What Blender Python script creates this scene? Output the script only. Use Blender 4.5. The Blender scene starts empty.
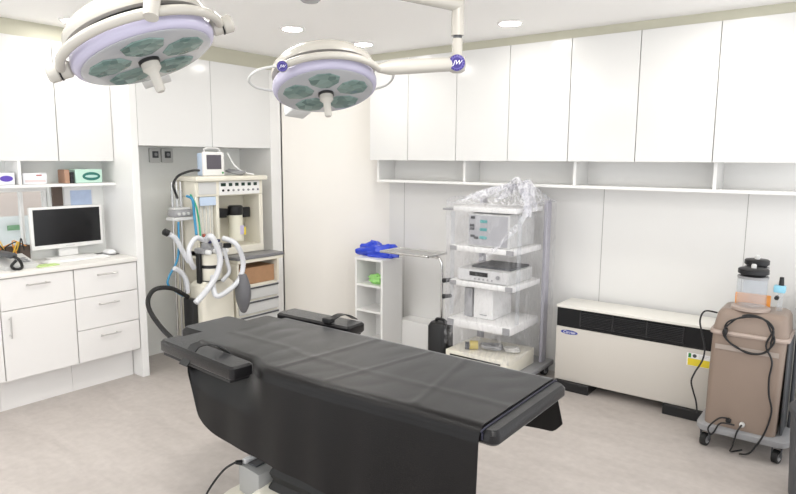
import bpy, bmesh, math, random
from mathutils import Vector, Matrix, noise
random.seed(4)
PI = math.pi
SC = bpy.context.scene
COL = SC.collection

# ------------------------------------------------------------------ helpers
def srgb(r, g, b):
    f = lambda c: (c/255/12.92) if c/255 <= .04045 else ((c/255+.055)/1.055)**2.4
    return (f(r), f(g), f(b), 1)

def mat(name, col, rough=.5, metal=0., spec=.5, bump=0., bscale=60., var=0., vscale=8., trans=0., alpha=1., emit=None, estr=0., coat=0., sheen=0., ior=1.45):
    m = bpy.data.materials.new(name); m.use_nodes = True
    nt = m.node_tree; p = nt.nodes['Principled BSDF']
    p.inputs['Base Color'].default_value = col
    p.inputs['Roughness'].default_value = rough
    p.inputs['Metallic'].default_value = metal
    p.inputs['Specular IOR Level'].default_value = spec
    p.inputs['IOR'].default_value = ior
    p.inputs['Transmission Weight'].default_value = trans
    p.inputs['Alpha'].default_value = alpha
    p.inputs['Coat Weight'].default_value = coat
    p.inputs['Coat Roughness'].default_value = .06
    p.inputs['Sheen Weight'].default_value = sheen; p.inputs['Sheen Roughness'].default_value = .27
    if emit:
        p.inputs['Emission Color'].default_value = emit
        p.inputs['Emission Strength'].default_value = estr
    tc = nt.nodes.new('ShaderNodeTexCoord')
    if var > 0:
        n = nt.nodes.new('ShaderNodeTexNoise'); n.inputs['Scale'].default_value = vscale; n.inputs['Detail'].default_value = 4
        nt.links.new(tc.outputs['Object'], n.inputs['Vector'])
        mx = nt.nodes.new('ShaderNodeMix'); mx.data_type = 'RGBA'
        mx.inputs['A'].default_value = tuple(c*(1-var) for c in col[:3])+(1,)
        mx.inputs['B'].default_value = tuple(min(1, c*(1+var)) for c in col[:3])+(1,)
        nt.links.new(n.outputs['Fac'], mx.inputs['Factor'])
        nt.links.new(mx.outputs['Result'], p.inputs['Base Color'])
    if bump > 0:
        n2 = nt.nodes.new('ShaderNodeTexNoise'); n2.inputs['Scale'].default_value = bscale; n2.inputs['Detail'].default_value = 3
        nt.links.new(tc.outputs['Object'], n2.inputs['Vector'])
        b = nt.nodes.new('ShaderNodeBump'); b.inputs['Strength'].default_value = bump; b.inputs['Distance'].default_value = .01
        nt.links.new(n2.outputs['Fac'], b.inputs['Height'])
        nt.links.new(b.outputs['Normal'], p.inputs['Normal'])
    return m

class MB:
    """collects shapes into one mesh; xf maps the coordinates given to world space"""
    def __init__(s, xf=None):
        s.bm = bmesh.new(); s.xf = xf
    def _new(s, verts, faces, mi=0):
        vs = [s.bm.verts.new(v) for v in verts]; fs = []
        for f in faces:
            try:
                q = s.bm.faces.new([vs[i] for i in f]); q.material_index = mi; fs.append(q)
            except ValueError: pass
        return vs, fs
    def box(s, x0, x1, y0, y1, z0, z1, bev=0., seg=2, mi=0):
        x0, x1 = min(x0, x1), max(x0, x1); y0, y1 = min(y0, y1), max(y0, y1); z0, z1 = min(z0, z1), max(z0, z1)
        v = [(x, y, z) for z in (z0, z1) for y in (y0, y1) for x in (x0, x1)]
        f = [(0,2,3,1),(4,5,7,6),(0,1,5,4),(2,6,7,3),(0,4,6,2),(1,3,7,5)]
        vs, fs = s._new(v, f, mi)
        if bev > 0:
            ed = list({e for q in fs for e in q.edges})
            bev = min(bev, .49*min(x1-x0, y1-y0, z1-z0))
            r = bmesh.ops.bevel(s.bm, geom=ed, offset=bev, segments=seg, affect='EDGES', profile=.5)
            for q in r['faces']: q.material_index = mi
        return s
    def ring_loft(s, rings, cap0=True, cap1=True, closed=True, mi=0):
        n = len(rings[0]); vs = [[s.bm.verts.new(p) for p in r] for r in rings]
        for a, b in zip(vs, vs[1:]):
            for i in range(n if closed else n-1):
                j = (i+1) % n
                try: s.bm.faces.new((a[i], a[j], b[j], b[i])).material_index = mi
                except ValueError: pass
        if cap0:
            s.bm.faces.new(list(reversed(vs[0]))).material_index = mi
        if cap1:
            s.bm.faces.new(vs[-1]).material_index = mi
        return s
    def tube(s, pts, r, n=10, smooth=0, cap=True, mi=0, corr=0., flat=None):
        pts = [Vector(p) for p in pts]
        if smooth: pts = catmull(pts, smooth)
        m = len(pts); rings = []
        t0 = (pts[1]-pts[0]).normalized()
        up = Vector((0,0,1)) if abs(t0.z) < .9 else Vector((1,0,0))
        nx = t0.cross(up).normalized()
        for i, p in enumerate(pts):
            t = (pts[min(i+1, m-1)]-pts[max(i-1, 0)])
            if t.length < 1e-9: t = t0
            t.normalize()
            nx = (nx - t*nx.dot(t)).normalized(); ny = t.cross(nx)
            rr = r(i/(m-1)) if callable(r) else r
            if corr: rr *= 1+corr*(1 if i % 2 else -1)
            fy = flat if flat else 1.
            rings.append([p + nx*(rr*math.cos(2*PI*k/n)) + ny*(rr*fy*math.sin(2*PI*k/n)) for k in range(n)])
        return s.ring_loft(rings, cap, cap, mi=mi)
    def cyl(s, p0, p1, r0, r1=None, n=20, mi=0):
        r1 = r0 if r1 is None else r1
        return s.tube([p0, p1], lambda t: r0+(r1-r0)*t, n=n, mi=mi)
    def lathe(s, prof, o=(0,0,0), axis=(0,0,1), n=32, mi=0, cap=True, a0=0., a1=2*PI, ref=None):
        o = Vector(o); a = Vector(axis).normalized()
        u = Vector(ref) if ref else a.orthogonal().normalized()
        u = (u - a*u.dot(a)).normalized(); w = a.cross(u)
        rings = [[o + a*h + (u*math.cos(2*PI*k/n)+w*math.sin(2*PI*k/n))*max(r, 1e-4) for k in range(n)] for r, h in prof]
        return s.ring_loft(rings, cap, cap, mi=mi)
    def prism(s, poly, a, b, axis='z', mi=0):
        def P(q, h):
            u, v = q
            return {'z': (u, v, h), 'x': (h, u, v), 'y': (u, h, v)}[axis]
        return s.ring_loft([[P(q, a) for q in poly], [P(q, b) for q in poly]], mi=mi)
    def rrloft(s, secs, n=5, mi=0):
        """secs: (x0,x1,y0,y1,z,r) rounded rectangles lofted upward"""
        rings = []
        for x0, x1, y0, y1, z, r in secs:
            ring = []
            for cx, cy, a in ((x1-r, y1-r, 0), (x0+r, y1-r, PI/2), (x0+r, y0+r, PI), (x1-r, y0+r, 1.5*PI)):
                for k in range(n+1):
                    t = a+PI/2*k/n
                    ring.append((cx+r*math.cos(t), cy+r*math.sin(t), z))
            rings.append(ring)
        return s.ring_loft(rings, mi=mi)
    def sheet(s, fn, nu, nv, th=.003, mi=0, mif=None):
        """thick sheet: fn(u,v)->point, offset along the normals"""
        P = [[Vector(fn(i/nu, j/nv)) for j in range(nv+1)] for i in range(nu+1)]
        N = [[None]*(nv+1) for _ in range(nu+1)]
        for i in range(nu+1):
            for j in range(nv+1):
                du = P[min(i+1, nu)][j]-P[max(i-1, 0)][j]; dv = P[i][min(j+1, nv)]-P[i][max(j-1, 0)]
                q = du.cross(dv); N[i][j] = q.normalized() if q.length > 1e-12 else Vector((0,0,1))
        A = [[s.bm.verts.new(P[i][j]+N[i][j]*th/2) for j in range(nv+1)] for i in range(nu+1)]
        if th <= 0:
            for i in range(nu):
                for j in range(nv):
                    s.bm.faces.new((A[i][j], A[i+1][j], A[i+1][j+1], A[i][j+1])).material_index = mif(i/nu, j/nv) if mif else mi
            return s
        B = [[s.bm.verts.new(P[i][j]-N[i][j]*th/2) for j in range(nv+1)] for i in range(nu+1)]
        for i in range(nu):
            for j in range(nv):
                s.bm.faces.new((A[i][j], A[i+1][j], A[i+1][j+1], A[i][j+1])).material_index = mi
                s.bm.faces.new((B[i][j], B[i][j+1], B[i+1][j+1], B[i+1][j])).material_index = mi
        for i in range(nu):
            for j in (0, nv):
                s.bm.faces.new((A[i][j], B[i][j], B[i+1][j], A[i+1][j])).material_index = mi
        for j in range(nv):
            for i in (0, nu):
                s.bm.faces.new((A[i][j], A[i][j+1], B[i][j+1], B[i][j])).material_index = mi
        return s
    def build(s, name, mats, parent=None, loc=None, ang=38):
        if s.xf is not None: bmesh.ops.transform(s.bm, matrix=s.xf, verts=s.bm.verts)
        bmesh.ops.recalc_face_normals(s.bm, faces=s.bm.faces)
        off = Vector((0,0,0))
        if parent is not None:
            r = parent
            while r.parent: r = r.parent
            off = r.location.copy()
        elif loc is not None: off = Vector(loc)
        if off.length > 0: bmesh.ops.translate(s.bm, vec=-off, verts=s.bm.verts)
        me = bpy.data.meshes.new(name); s.bm.to_mesh(me); s.bm.free()
        for m in (mats if isinstance(mats, (list, tuple)) else [mats]): me.materials.append(m)
        me.polygons.foreach_set('use_smooth', [True]*len(me.polygons))
        me.set_sharp_from_angle(angle=math.radians(ang))
        o = bpy.data.objects.new(name, me); COL.objects.link(o)
        if parent is not None: o.parent = parent
        elif loc is not None: o.location = off
        return o

def catmull(p, k):
    out = []
    n = len(p)
    for i in range(n-1):
        a, b, c, d = p[max(i-1, 0)], p[i], p[i+1], p[min(i+2, n-1)]
        for j in range(k):
            t = j/k
            out.append(.5*((2*b)+(c-a)*t+(2*a-5*b+4*c-d)*t*t+(3*b-a-3*c+d)*t**3))
    out.append(p[-1].copy())
    return out

def thing(name, label, cat, loc, group=None):
    o = bpy.data.objects.new(name, None); COL.objects.link(o)
    o.empty_display_size = .05; o.location = loc
    return tag(o, label, cat, group)
def tag(o, label, cat, group=None):
    o['label'] = label; o['category'] = cat
    if group: o['group'] = group
    return o
def struct(o):
    o['kind'] = 'structure'; return o
def part_label(o, l):
    o['label'] = l; return o

def text_mesh(body, size, mtx, m, name, parent, ext=.0006, shear=0.):
    cu = bpy.data.curves.new('t', 'FONT'); cu.body = body; cu.size = size; cu.extrude = ext
    cu.align_x = 'CENTER'; cu.align_y = 'CENTER'; cu.shear = shear
    ob = bpy.data.objects.new('t', cu); COL.objects.link(ob)
    dg = bpy.context.evaluated_depsgraph_get()
    me = bpy.data.meshes.new_from_object(ob.evaluated_get(dg))
    bpy.data.objects.remove(ob); bpy.data.curves.remove(cu)
    r = parent
    while r.parent: r = r.parent
    me.transform(Matrix.Translation(-r.location) @ mtx)
    me.materials.clear(); me.materials.append(m); me.name = name
    o = bpy.data.objects.new(name, me); COL.objects.link(o); o.parent = parent
    return o
def frame_mtx(o, x, y):
    x = Vector(x).normalized(); y = Vector(y); y = (y-x*y.dot(x)).normalized(); z = x.cross(y)
    m = Matrix((x, y, z)).transposed().to_4x4(); m.translation = Vector(o); return m
FACE_X = lambda o: frame_mtx(o, (0,-1,0), (0,0,1))     # lettering on a face looking towards -x
FACE_Y = lambda o: frame_mtx(o, (1,0,0), (0,0,1))      # lettering on a face looking towards -y

# ------------------------------------------------------------------ camera
H = 1.42
RM = Matrix(((0.60490712, 0.10657253, -0.78913223), (-0.79627289, 0.08851123, -0.59842731), (0.00607116, 0.99035754, 0.13840189)))
cam = bpy.data.cameras.new('camera'); co = bpy.data.objects.new('camera', cam); COL.objects.link(co)
mw = RM.to_4x4(); mw.translation = Vector((0, 0, H)); co.matrix_world = mw
cam.sensor_width = 36; cam.lens = 36*622/796; cam.clip_start = .05
SC.camera = co

# ------------------------------------------------------------------ materials
WHITE = mat('white_lacquer', (.76,.757,.745,1), .15, spec=.5)
WHITE_M = mat('white_laminate', (.84,.835,.82,1), .35)
CREAMW = mat('beige_panel', (.85,.82,.77,1), .4)
WALL = mat('wall_panel', (.78,.772,.755,1), .3)
ALC = mat('alcove_paint', (.90,.91,.885,1), .5)
CEIL = mat('ceiling_paint', (.95,.94,.92,1), .7)
CORN = mat('cornice_paint', (.56,.545,.44,1), .5)
STEEL = mat('brushed_steel', (.62,.61,.6,1), .28, metal=1)
CHROME = mat('chrome', (.75,.75,.75,1), .12, metal=1)
BLACKV = mat('black_vinyl', (.008,.0075,.0085,1), .30, spec=.36, sheen=.5, bump=.12, bscale=260)
CLOTH = mat('black_drape', (.0045,.0040,.0042,1), .30, spec=.28, sheen=.62, bump=.10, bscale=300)
BLACK = mat('black_plastic', (.012,.012,.013,1), .4)
BLACKR = mat('black_rubber', (.015,.015,.015,1), .6)
DGREY = mat('dark_grey_plastic', (.075,.078,.085,1), .45)
GREY = mat('grey_plastic', (.32,.32,.33,1), .45)
LGREY = mat('light_grey_plastic', (.62,.62,.61,1), .4)
CREAM = mat('cream_plastic', (.80,.765,.66,1), .35)
LAMPW = mat('lamp_enamel', (.48,.458,.415,1), .25)
LAMPL = mat('lamp_lavender_rim', (.47,.45,.58,1), .25)
LAMPP = mat('lamp_face_plate', (.40,.41,.43,1), .18, coat=.6)
PURPLE = mat('purple_badge', (.035,.022,.19,1), .4)
PURPLEL = mat('purple_badge_ring', (.16,.14,.40,1), .4)
INKW = mat('white_ink', (.9,.9,.9,1), .5)
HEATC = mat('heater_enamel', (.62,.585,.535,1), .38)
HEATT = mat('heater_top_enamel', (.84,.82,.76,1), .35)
TAUPE = mat('taupe_plastic', (.27,.205,.165,1), .4, var=.08, vscale=5)
TAUPED = mat('taupe_plastic_rim', (.42,.335,.29,1), .35)
GREEN = mat('green_ink', (.03,.26,.05,1), .5)
YELLOW = mat('yellow_ink', (.85,.68,.04,1), .5)
BLUEINK = mat('blue_ink', (.03,.05,.30,1), .4)
ORANGE = mat('orange_plastic', (.85,.33,.06,1), .4)
CYAN = mat('cyan_plastic', (.30,.62,.78,1), .4)
HOSE = mat('white_hose', (.66,.67,.70,1), .35)
HOSEB = mat('blue_hose', (.04,.25,.45,1), .4)
HOSEG = mat('green_hose', (.03,.35,.18,1), .4)
CARD = mat('cardboard', (.42,.24,.13,1), .7, var=.12, vscale=30)
WOOD = mat('brown_panel', (.10,.07,.055,1), .5)
SCREEN = mat('dark_screen', (.006,.006,.007,1), .18)
SCREENG = mat('grey_screen', (.12,.11,.13,1), .15)
BLUEP = mat('pale_blue_plastic', (.55,.66,.82,1), .4)
DESKTOP = mat('worktop_laminate', (.83,.81,.77,1), .3)
BASEUN = mat('base_unit_laminate', (.80,.785,.77,1), .32)
GROUT = mat('seam_shadow_gap', (.35,.34,.32,1), .7)
PAPERG = mat('green_paper', (.55,.72,.30,1), .7)
PAPERW = mat('paper', (.85,.85,.85,1), .7)

def glass_mat(name, tint, alpha, rough=.08):
    m = bpy.data.materials.new(name); m.use_nodes = True; nt = m.node_tree; nt.nodes.clear()
    out = nt.nodes.new('ShaderNodeOutputMaterial'); mix = nt.nodes.new('ShaderNodeMixShader')
    tr = nt.nodes.new('ShaderNodeBsdfTransparent'); tr.inputs['Color'].default_value = tint
    p = nt.nodes.new('ShaderNodeBsdfPrincipled'); p.inputs['Base Color'].default_value = (.85,.86,.88,1); p.inputs['Roughness'].default_value = rough
    mix.inputs['Fac'].default_value = alpha
    nt.links.new(tr.outputs[0], mix.inputs[1]); nt.links.new(p.outputs[0], mix.inputs[2]); nt.links.new(mix.outputs[0], out.inputs['Surface'])
    return m
CLEAR = glass_mat('clear_plastic', (.95,.96,.97,1), .13)
PANE = glass_mat('window_glass', (.95,.96,.96,1), .12)

def wrap_mat():
    m = bpy.data.materials.new('plastic_film'); m.use_nodes = True; nt = m.node_tree; nt.nodes.clear()
    out = nt.nodes.new('ShaderNodeOutputMaterial'); mix = nt.nodes.new('ShaderNodeMixShader')
    tr = nt.nodes.new('ShaderNodeBsdfTransparent'); tr.inputs['Color'].default_value = (.97,.97,.98,1)
    p = nt.nodes.new('ShaderNodeBsdfPrincipled'); p.inputs['Base Color'].default_value = (.86,.86,.89,1); p.inputs['Roughness'].default_value = .16
    tc = nt.nodes.new('ShaderNodeTexCoord'); mp = nt.nodes.new('ShaderNodeMapping'); mp.inputs['Scale'].default_value = (9, 9, 4); mp.inputs['Rotation'].default_value = (.6, .5, .3)
    n = nt.nodes.new('ShaderNodeTexNoise'); n.inputs['Scale'].default_value = 2.2; n.inputs['Detail'].default_value = 5; n.inputs['Distortion'].default_value = 1.6
    r = nt.nodes.new('ShaderNodeMapRange'); r.inputs['From Min'].default_value = .45; r.inputs['From Max'].default_value = .75; r.inputs['To Min'].default_value = .035; r.inputs['To Max'].default_value = .27
    b = nt.nodes.new('ShaderNodeBump'); b.inputs['Strength'].default_value = .45; b.inputs['Distance'].default_value = .02
    L = nt.links
    L.new(tc.outputs['Object'], mp.inputs['Vector']); L.new(mp.outputs[0], n.inputs['Vector']); L.new(n.outputs['Fac'], r.inputs['Value'])
    L.new(r.outputs[0], mix.inputs['Fac']); L.new(n.outputs['Fac'], b.inputs['Height']); L.new(b.outputs[0], p.inputs['Normal'])
    L.new(tr.outputs[0], mix.inputs[1]); L.new(p.outputs[0], mix.inputs[2]); L.new(mix.outputs[0], out.inputs['Surface'])
    return m
FILM = wrap_mat()
FILMT = wrap_mat(); FILMT.name = 'gathered_plastic_film'
for n_ in FILMT.node_tree.nodes:
    if n_.type == 'MAP_RANGE': n_.inputs['To Min'].default_value = .18; n_.inputs['To Max'].default_value = .75

def floor_mat():
    m = bpy.data.materials.new('vinyl_floor'); m.use_nodes = True; nt = m.node_tree; p = nt.nodes['Principled BSDF']; L = nt.links
    tc = nt.nodes.new('ShaderNodeTexCoord')
    mp = nt.nodes.new('ShaderNodeMapping'); mp.inputs['Scale'].default_value = (3.5, 1.2, 1); mp.inputs['Rotation'].default_value = (0, 0, .5)
    n = nt.nodes.new('ShaderNodeTexNoise'); n.inputs['Scale'].default_value = 2.4; n.inputs['Detail'].default_value = 8; n.inputs['Roughness'].default_value = .65; n.inputs['Distortion'].default_value = .6
    n2 = nt.nodes.new('ShaderNodeTexNoise'); n2.inputs['Scale'].default_value = 26; n2.inputs['Detail'].default_value = 5
    mx = nt.nodes.new('ShaderNodeMix'); mx.data_type = 'FLOAT'; mx.inputs['Factor'].default_value = .35
    cr = nt.nodes.new('ShaderNodeValToRGB')
    cr.color_ramp.elements[0].position = .35; cr.color_ramp.elements[0].color = (.43,.39,.365,1)
    cr.color_ramp.elements[1].position = .66; cr.color_ramp.elements[1].color = (.54,.495,.465,1)
    L.new(tc.outputs['Object'], mp.inputs['Vector']); L.new(mp.outputs[0], n.inputs['Vector']); L.new(tc.outputs['Object'], n2.inputs['Vector'])
    L.new(n.outputs['Fac'], mx.inputs['A']); L.new(n2.outputs['Fac'], mx.inputs['B']); L.new(mx.outputs['Result'], cr.inputs['Fac'])
    L.new(cr.outputs['Color'], p.inputs['Base Color']); p.inputs['Roughness'].default_value = .42
    return m
FLOOR = floor_mat()

def lens_mat():
    m = bpy.data.materials.new('lamp_lens'); m.use_nodes = True; nt = m.node_tree; p = nt.nodes['Principled BSDF']; L = nt.links
    tc = nt.nodes.new('ShaderNodeTexCoord'); v = nt.nodes.new('ShaderNodeTexVoronoi'); v.inputs['Scale'].default_value = 34
    cr = nt.nodes.new('ShaderNodeValToRGB')
    cr.color_ramp.elements[0].color = (.07,.125,.115,1); cr.color_ramp.elements[1].color = (.21,.31,.285,1)
    L.new(tc.outputs['Object'], v.inputs['Vector']); L.new(v.outputs['Color'], cr.inputs['Fac']); L.new(cr.outputs['Color'], p.inputs['Base Color'])
    b = nt.nodes.new('ShaderNodeBump'); b.inputs['Strength'].default_value = .5; b.inputs['Distance'].default_value = .005
    L.new(v.outputs['Distance'], b.inputs['Height']); L.new(b.outputs[0], p.inputs['Normal'])
    p.inputs['Roughness'].default_value = .15
    return m
LENS = lens_mat()

# ------------------------------------------------------------------ the room
XW, YW, ZC = 3.90, 4.07, 2.19        # right wall, left wall, ceiling
struct(MB().box(-1.0, XW+.1, -1.0, YW+.1, -.06, 0).build('floor', FLOOR))
struct(MB().box(-1.0, XW+.1, -1.0, YW+.1, ZC, ZC+.06).build('ceiling', CEIL))
# left wall with a window opening x .95..1.775, z .86..1.245
wl = MB()
wl.box(-1.0, .95, YW, YW+.1, 0, ZC).box(1.775, XW+.1, YW, YW+.1, 0, ZC).box(.95, 1.775, YW, YW+.1, 0, .86).box(.95, 1.775, YW, YW+.1, 1.245, ZC)
struct(wl.build('wall_left', ALC))
wr = MB().box(XW, XW+.1, -1.0, YW, 0, ZC)
for y in (2.897, 1.335, .536, -.26):
    wr.box(XW-.0012, XW+.01, y-.0015, y+.0015, 0, 1.25, mi=1)
struct(wr.build('wall_right', [WALL, GROUT]))
# angled wall in the corner
a, b = Vector((3.372, 3.70)), Vector((XW, 3.045)); d = (b-a).normalized(); nn = Vector((-d.y, d.x))
if nn.x < 0: nn = -nn
q = [a, b, b+nn*.04+Vector((0,.02)), a+nn*.04]
struct(MB().prism([tuple(p) for p in q], 0, ZC, 'z').build('wall_back', CREAMW))
# cornice bands between doors and ceiling
struct(MB().box(XW-.235, XW, -1.0, 3.05, 2.14, ZC).build('trim_1', CORN))
struct(MB().box(.2, 2.113, 3.92, YW, 2.10, ZC).build('trim_2', CORN))
struct(MB().box(2.113, 3.36, 3.712, YW, 2.088, ZC).build('trim_3', CORN))
# window with the pale wall and fence outside
w = MB()
for x in (.95, 1.22, 1.42, 1.62, 1.755): w.box(x, x+.014, YW+.03, YW+.07, .8905, 1.2145)
for z in (.86, 1.215): w.box(.9505, 1.7745, YW+.03, YW+.07, z+.0005, z+.0295)
wf = struct(w.build('window_1', WHITE_M))
MB().box(1.0, 1.755, YW+.048, YW+.052, .89, 1.215).build('window_pane', PANE, wf)
PINKW = mat('pink_render', (.80,.68,.62,1), .8, var=.12, vscale=5)
BLUEF = mat('pale_fence', (.74,.79,.80,1), .7)
o = MB().box(-.5, 3.2, 4.95, 5.0, -.06, 2.2).build('neighbouring_wall', PINKW, loc=(1.3, 4.95, -.06)); tag(o, 'pinkish wall of a neighbouring building seen through the window', 'wall')
o['kind'] = 'structure'
fn = MB().box(-.5, 3.2, 4.70, 4.72, -.06, 1.02)
for k in range(14): fn.box(.3+k*.14, .32+k*.14, 4.69, 4.70, -.06, 1.02)
o = tag(fn.build('fence', BLUEF, loc=(1.3, 4.7, -.06)), 'pale blue grey fence outside the window behind the desk', 'fence')
o = tag(MB().box(1.755, 1.85, 4.683, 4.6885, .925, .96).build('sign', GREEN, loc=(1.8, 4.685, .925)), 'small green sign on the pale fence outside the window', 'sign')

# ------------------------------------------------------------------ built-in units on the left
def bar_handle(parent, p0, p1, out):
    p0, p1, out = Vector(p0), Vector(p1), Vector(out)
    d = (p1-p0)*.12
    mb = MB().tube([p0+out, p1+out], .0042, n=8)
    for q in (p0+d, p1-d): mb.tube([q, q+out], .0036, n=8)
    return mb.build('handle', STEEL, parent)
YF = 3.694
def base_unit(x0, x1, fronts, label):
    t = thing('base_cabinet', label, 'cabinet', ((x0+x1)/2, 3.95, 0), 'base cabinets under the desk worktop')
    MB().box(x0, x1, YF+.02, YW-.002, .195, .772).build('carcass', BASEUN, t)
    MB().box(x0, x1, 3.80, 3.82, 0, .195).build('plinth', BASEUN, t)
    for kind, z0, z1 in fronts:
        f = MB().box(x0+.0018, x1-.0018, YF, YF+.019, z0+.002, z1-.002, .0012, 1).build(kind, BASEUN, t)
        if kind == 'drawer':
            c = (x0+x1)/2 + (.004 if x0 > 1.6 else .002)-.010; zz = z1-.05 if z1 < .7 else .722
            bar_handle(f, (c-.064, YF, zz), (c+.064, YF, zz), (0, -.026, 0))
        else:
            bar_handle(f, (x0+.036, YF, .44), (x0+.036, YF, .56), (0, -.026, 0))
    return t
base_unit(1.716, 2.110, [('drawer', .591, .770), ('drawer', .394, .591), ('drawer', .197, .394)], 'white base cabinet of three drawers next to the tall closet')
base_unit(1.318, 1.714, [('drawer', .591, .770), ('door', .197, .591)], 'white base cabinet with one drawer above a hinged door')
base_unit(.92, 1.316, [('drawer', .591, .770), ('door', .197, .591)], 'white base cabinet cut by the left edge of the picture')
tag(MB().box(.90, 2.112, 3.678, YW-.001, .7735, .80, .004, 2).build('worktop', DESKTOP, loc=(1.5, 3.9, .773)), 'long white desk worktop over the base cabinets', 'worktop')

def wall_cabinet_y(x0, x1, label):
    t = thing('wall_cabinet', label, 'cabinet', ((x0+x1)/2, 4.0, 1.402), 'wall cabinets above the desk')
    MB().box(x0, x1, 3.92, YW-.001, 1.402, 2.10).build('carcass', WHITE_M, t)
    MB().box(x0+.0015, x1-.0015, 3.90, 3.919, 1.402, 2.10, .001, 1).build('door', WHITE, t)
wall_cabinet_y(1.772, 2.112, 'glossy white wall cabinet above the green glove box, beside the closet')
wall_cabinet_y(1.41, 1.770, 'glossy white wall cabinet at the left picture edge above the desk')
t = thing('open_shelf', 'white open shelf under the wall cabinets above the monitor', 'shelf', (1.7, 4.0, 1.25))
MB().box(1.2, 2.112, 3.89, YW-.001, 1.249, 1.266).build('shelf_board', WHITE_M, t)
MB().box(1.537, 1.554, 3.895, YW-.001, 1.2665, 1.4015).build('divider', WHITE_M, t)

# tall closet around the alcove
t = thing('closet', 'tall white built-in closet framing the alcove of the anaesthesia machine', 'closet', (2.7, 3.9, 0))
MB().box(2.115, 2.165, YF, YW-.001, 0, ZC-.001, .002, 1).build('side_panel', WHITE_M, t)
MB().box(3.25, 3.355, YF, YW-.001, 0, 2.088, .002, 1).build('side_panel', WHITE_M, t)
MB().box(2.166, 3.249, YF+.022, YW-.001, 1.502, 2.088).build('carcass', WHITE_M, t)
for x0, x1 in ((2.167, 2.719), (2.722, 3.249)):
    MB().box(x0, x1, YF, YF+.02, 1.502, 2.086, .001, 1).build('door', WHITE, t)

# gas outlets on the alcove wall
def outlet(x0, x1, label):
    t = thing('gas_outlet', label, 'outlet', ((x0+x1)/2, YW, 1.44), 'wall outlets in the alcove')
    MB().box(x0, x1, YW-.022, YW-.001, 1.392, 1.492, .006, 2).build('cover_plate', LGREY, t)
    xc = (x0+x1)/2
    MB().box(xc-.024, xc+.024, YW-.026, YW-.0225, 1.425, 1.472, .002, 1).build('socket', DGREY, t)
    MB().lathe([(.012, -.006), (.012, 0)], (xc, YW-.0265, 1.449), (0,1,0), 16).build('port', GREY, t)
outlet(2.455, 2.54, 'grey square outlet plate on the alcove wall, the left of two')
outlet(2.548, 2.64, 'grey square outlet plate on the alcove wall, nearer the patient monitor')

# ------------------------------------------------------------------ wall cabinets on the right
XC = 3.648
ys = [3.04, 2.685, 2.28, 1.888, 1.485, 1.087, .686, .275]
tops = 'white glossy wall cabinet'
labs = ['first glossy white wall cabinet on the right wall, at the angled corner wall',
        'second glossy white wall cabinet counted from the angled corner wall',
        'third glossy white wall cabinet from the angled corner wall, above the wrapped trolley',
        'fourth glossy white wall cabinet from the angled corner wall, right of the trolley',
        'fifth glossy white wall cabinet from the corner, above the left half of the heater',
        'sixth glossy white wall cabinet from the corner, above the right half of the heater',
        'rightmost glossy white wall cabinet, above the suction unit']
for i in range(7):
    t = thing('wall_cabinet', labs[i], 'cabinet', (3.75, (ys[i]+ys[i+1])/2, 1.42), 'wall cabinets along the right wall')
    MB().box(XC+.021, XW-.001, ys[i+1], ys[i], 1.42, 2.14).build('carcass', WHITE_M, t)
    g0, g1 = .0022, .0022
    MB().box(XC, XC+.02, ys[i+1]+g1, ys[i]-g0, 1.418, 2.139, .001, 1).build('door', WHITE, t)
t = thing('open_shelf', 'long white open shelf under the right wall cabinets', 'shelf', (3.8, 1.6, 1.25))
MB().box(3.70, XW-.001, .20, 3.01, 1.256, 1.274).build('shelf_board', WHITE_M, t)
for y in (3.001, 2.24, 1.455, .676):
    MB().box(3.701, XW-.001, y-.009, y+.009, 1.2745, 1.4175).build('divider', WHITE_M, t)

# ------------------------------------------------------------------ ceiling downlights
EMIT = mat('downlight_diffuser', (1,1,1,1), .5, emit=(1,.965,.91,1), estr=46)
RIMW = mat('downlight_rim', (.85,.84,.82,1), .35)
lights = [(3.27, 1.70, 'round recessed downlight over the right wall cabinets, right of the lamp pole'),
          (3.28, 2.79, 'round recessed downlight just above the farther surgical lamp dome'),
          (2.66, 2.81, 'round recessed downlight left of the farther surgical lamp, over the closet corner'),
          (1.79, 3.66, 'round recessed downlight behind the nearer surgical lamp, over the desk')]
off = 'round recessed downlight in the ceiling above the right wall, beyond the picture edge'
for x, y in ((3.27,.61),): lights.append((x, y, off))
for x, y, l in lights:
    t = thing('downlight', l, 'ceiling light', (x, y, ZC-.001), 'recessed ceiling downlights')
    MB().lathe([(.074,0),(.074,-.004),(.064,-.010),(.058,-.006),(.058,0)], (x,y,ZC-.001), (0,0,1), 32).build('rim', RIMW, t)
    MB().lathe([(.056,-.0085),(.056,-.0095)], (x,y,ZC-.001), (0,0,1), 24).build('diffuser', EMIT, t)
PANEL = mat('fill_panel_diffuser', (1,1,1,1), .5, emit=(1,.975,.93,1), estr=13)  # round light panels above the view, added to brighten the room
for x, y in ((1.9,1.05),(1.85,2.25),(1.3,2.3),(.9,.45),(.9,-.6),(.75,1.65),(.1,2.3)):
    t = thing('fill_panel', 'unseen round panel light added in the ceiling above the picture to brighten the room', 'ceiling light', (x, y, ZC-.001), 'added round ceiling fill panels')
    MB().lathe([(.185,0),(.185,-.012),(.165,-.014),(.163,0)], (x,y,ZC-.001), (0,0,1), 40).build('rim', RIMW, t)
    MB().lathe([(.16,-.010),(.16,-.0115)], (x,y,ZC-.001), (0,0,1), 32).build('diffuser', PANEL, t)

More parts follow.
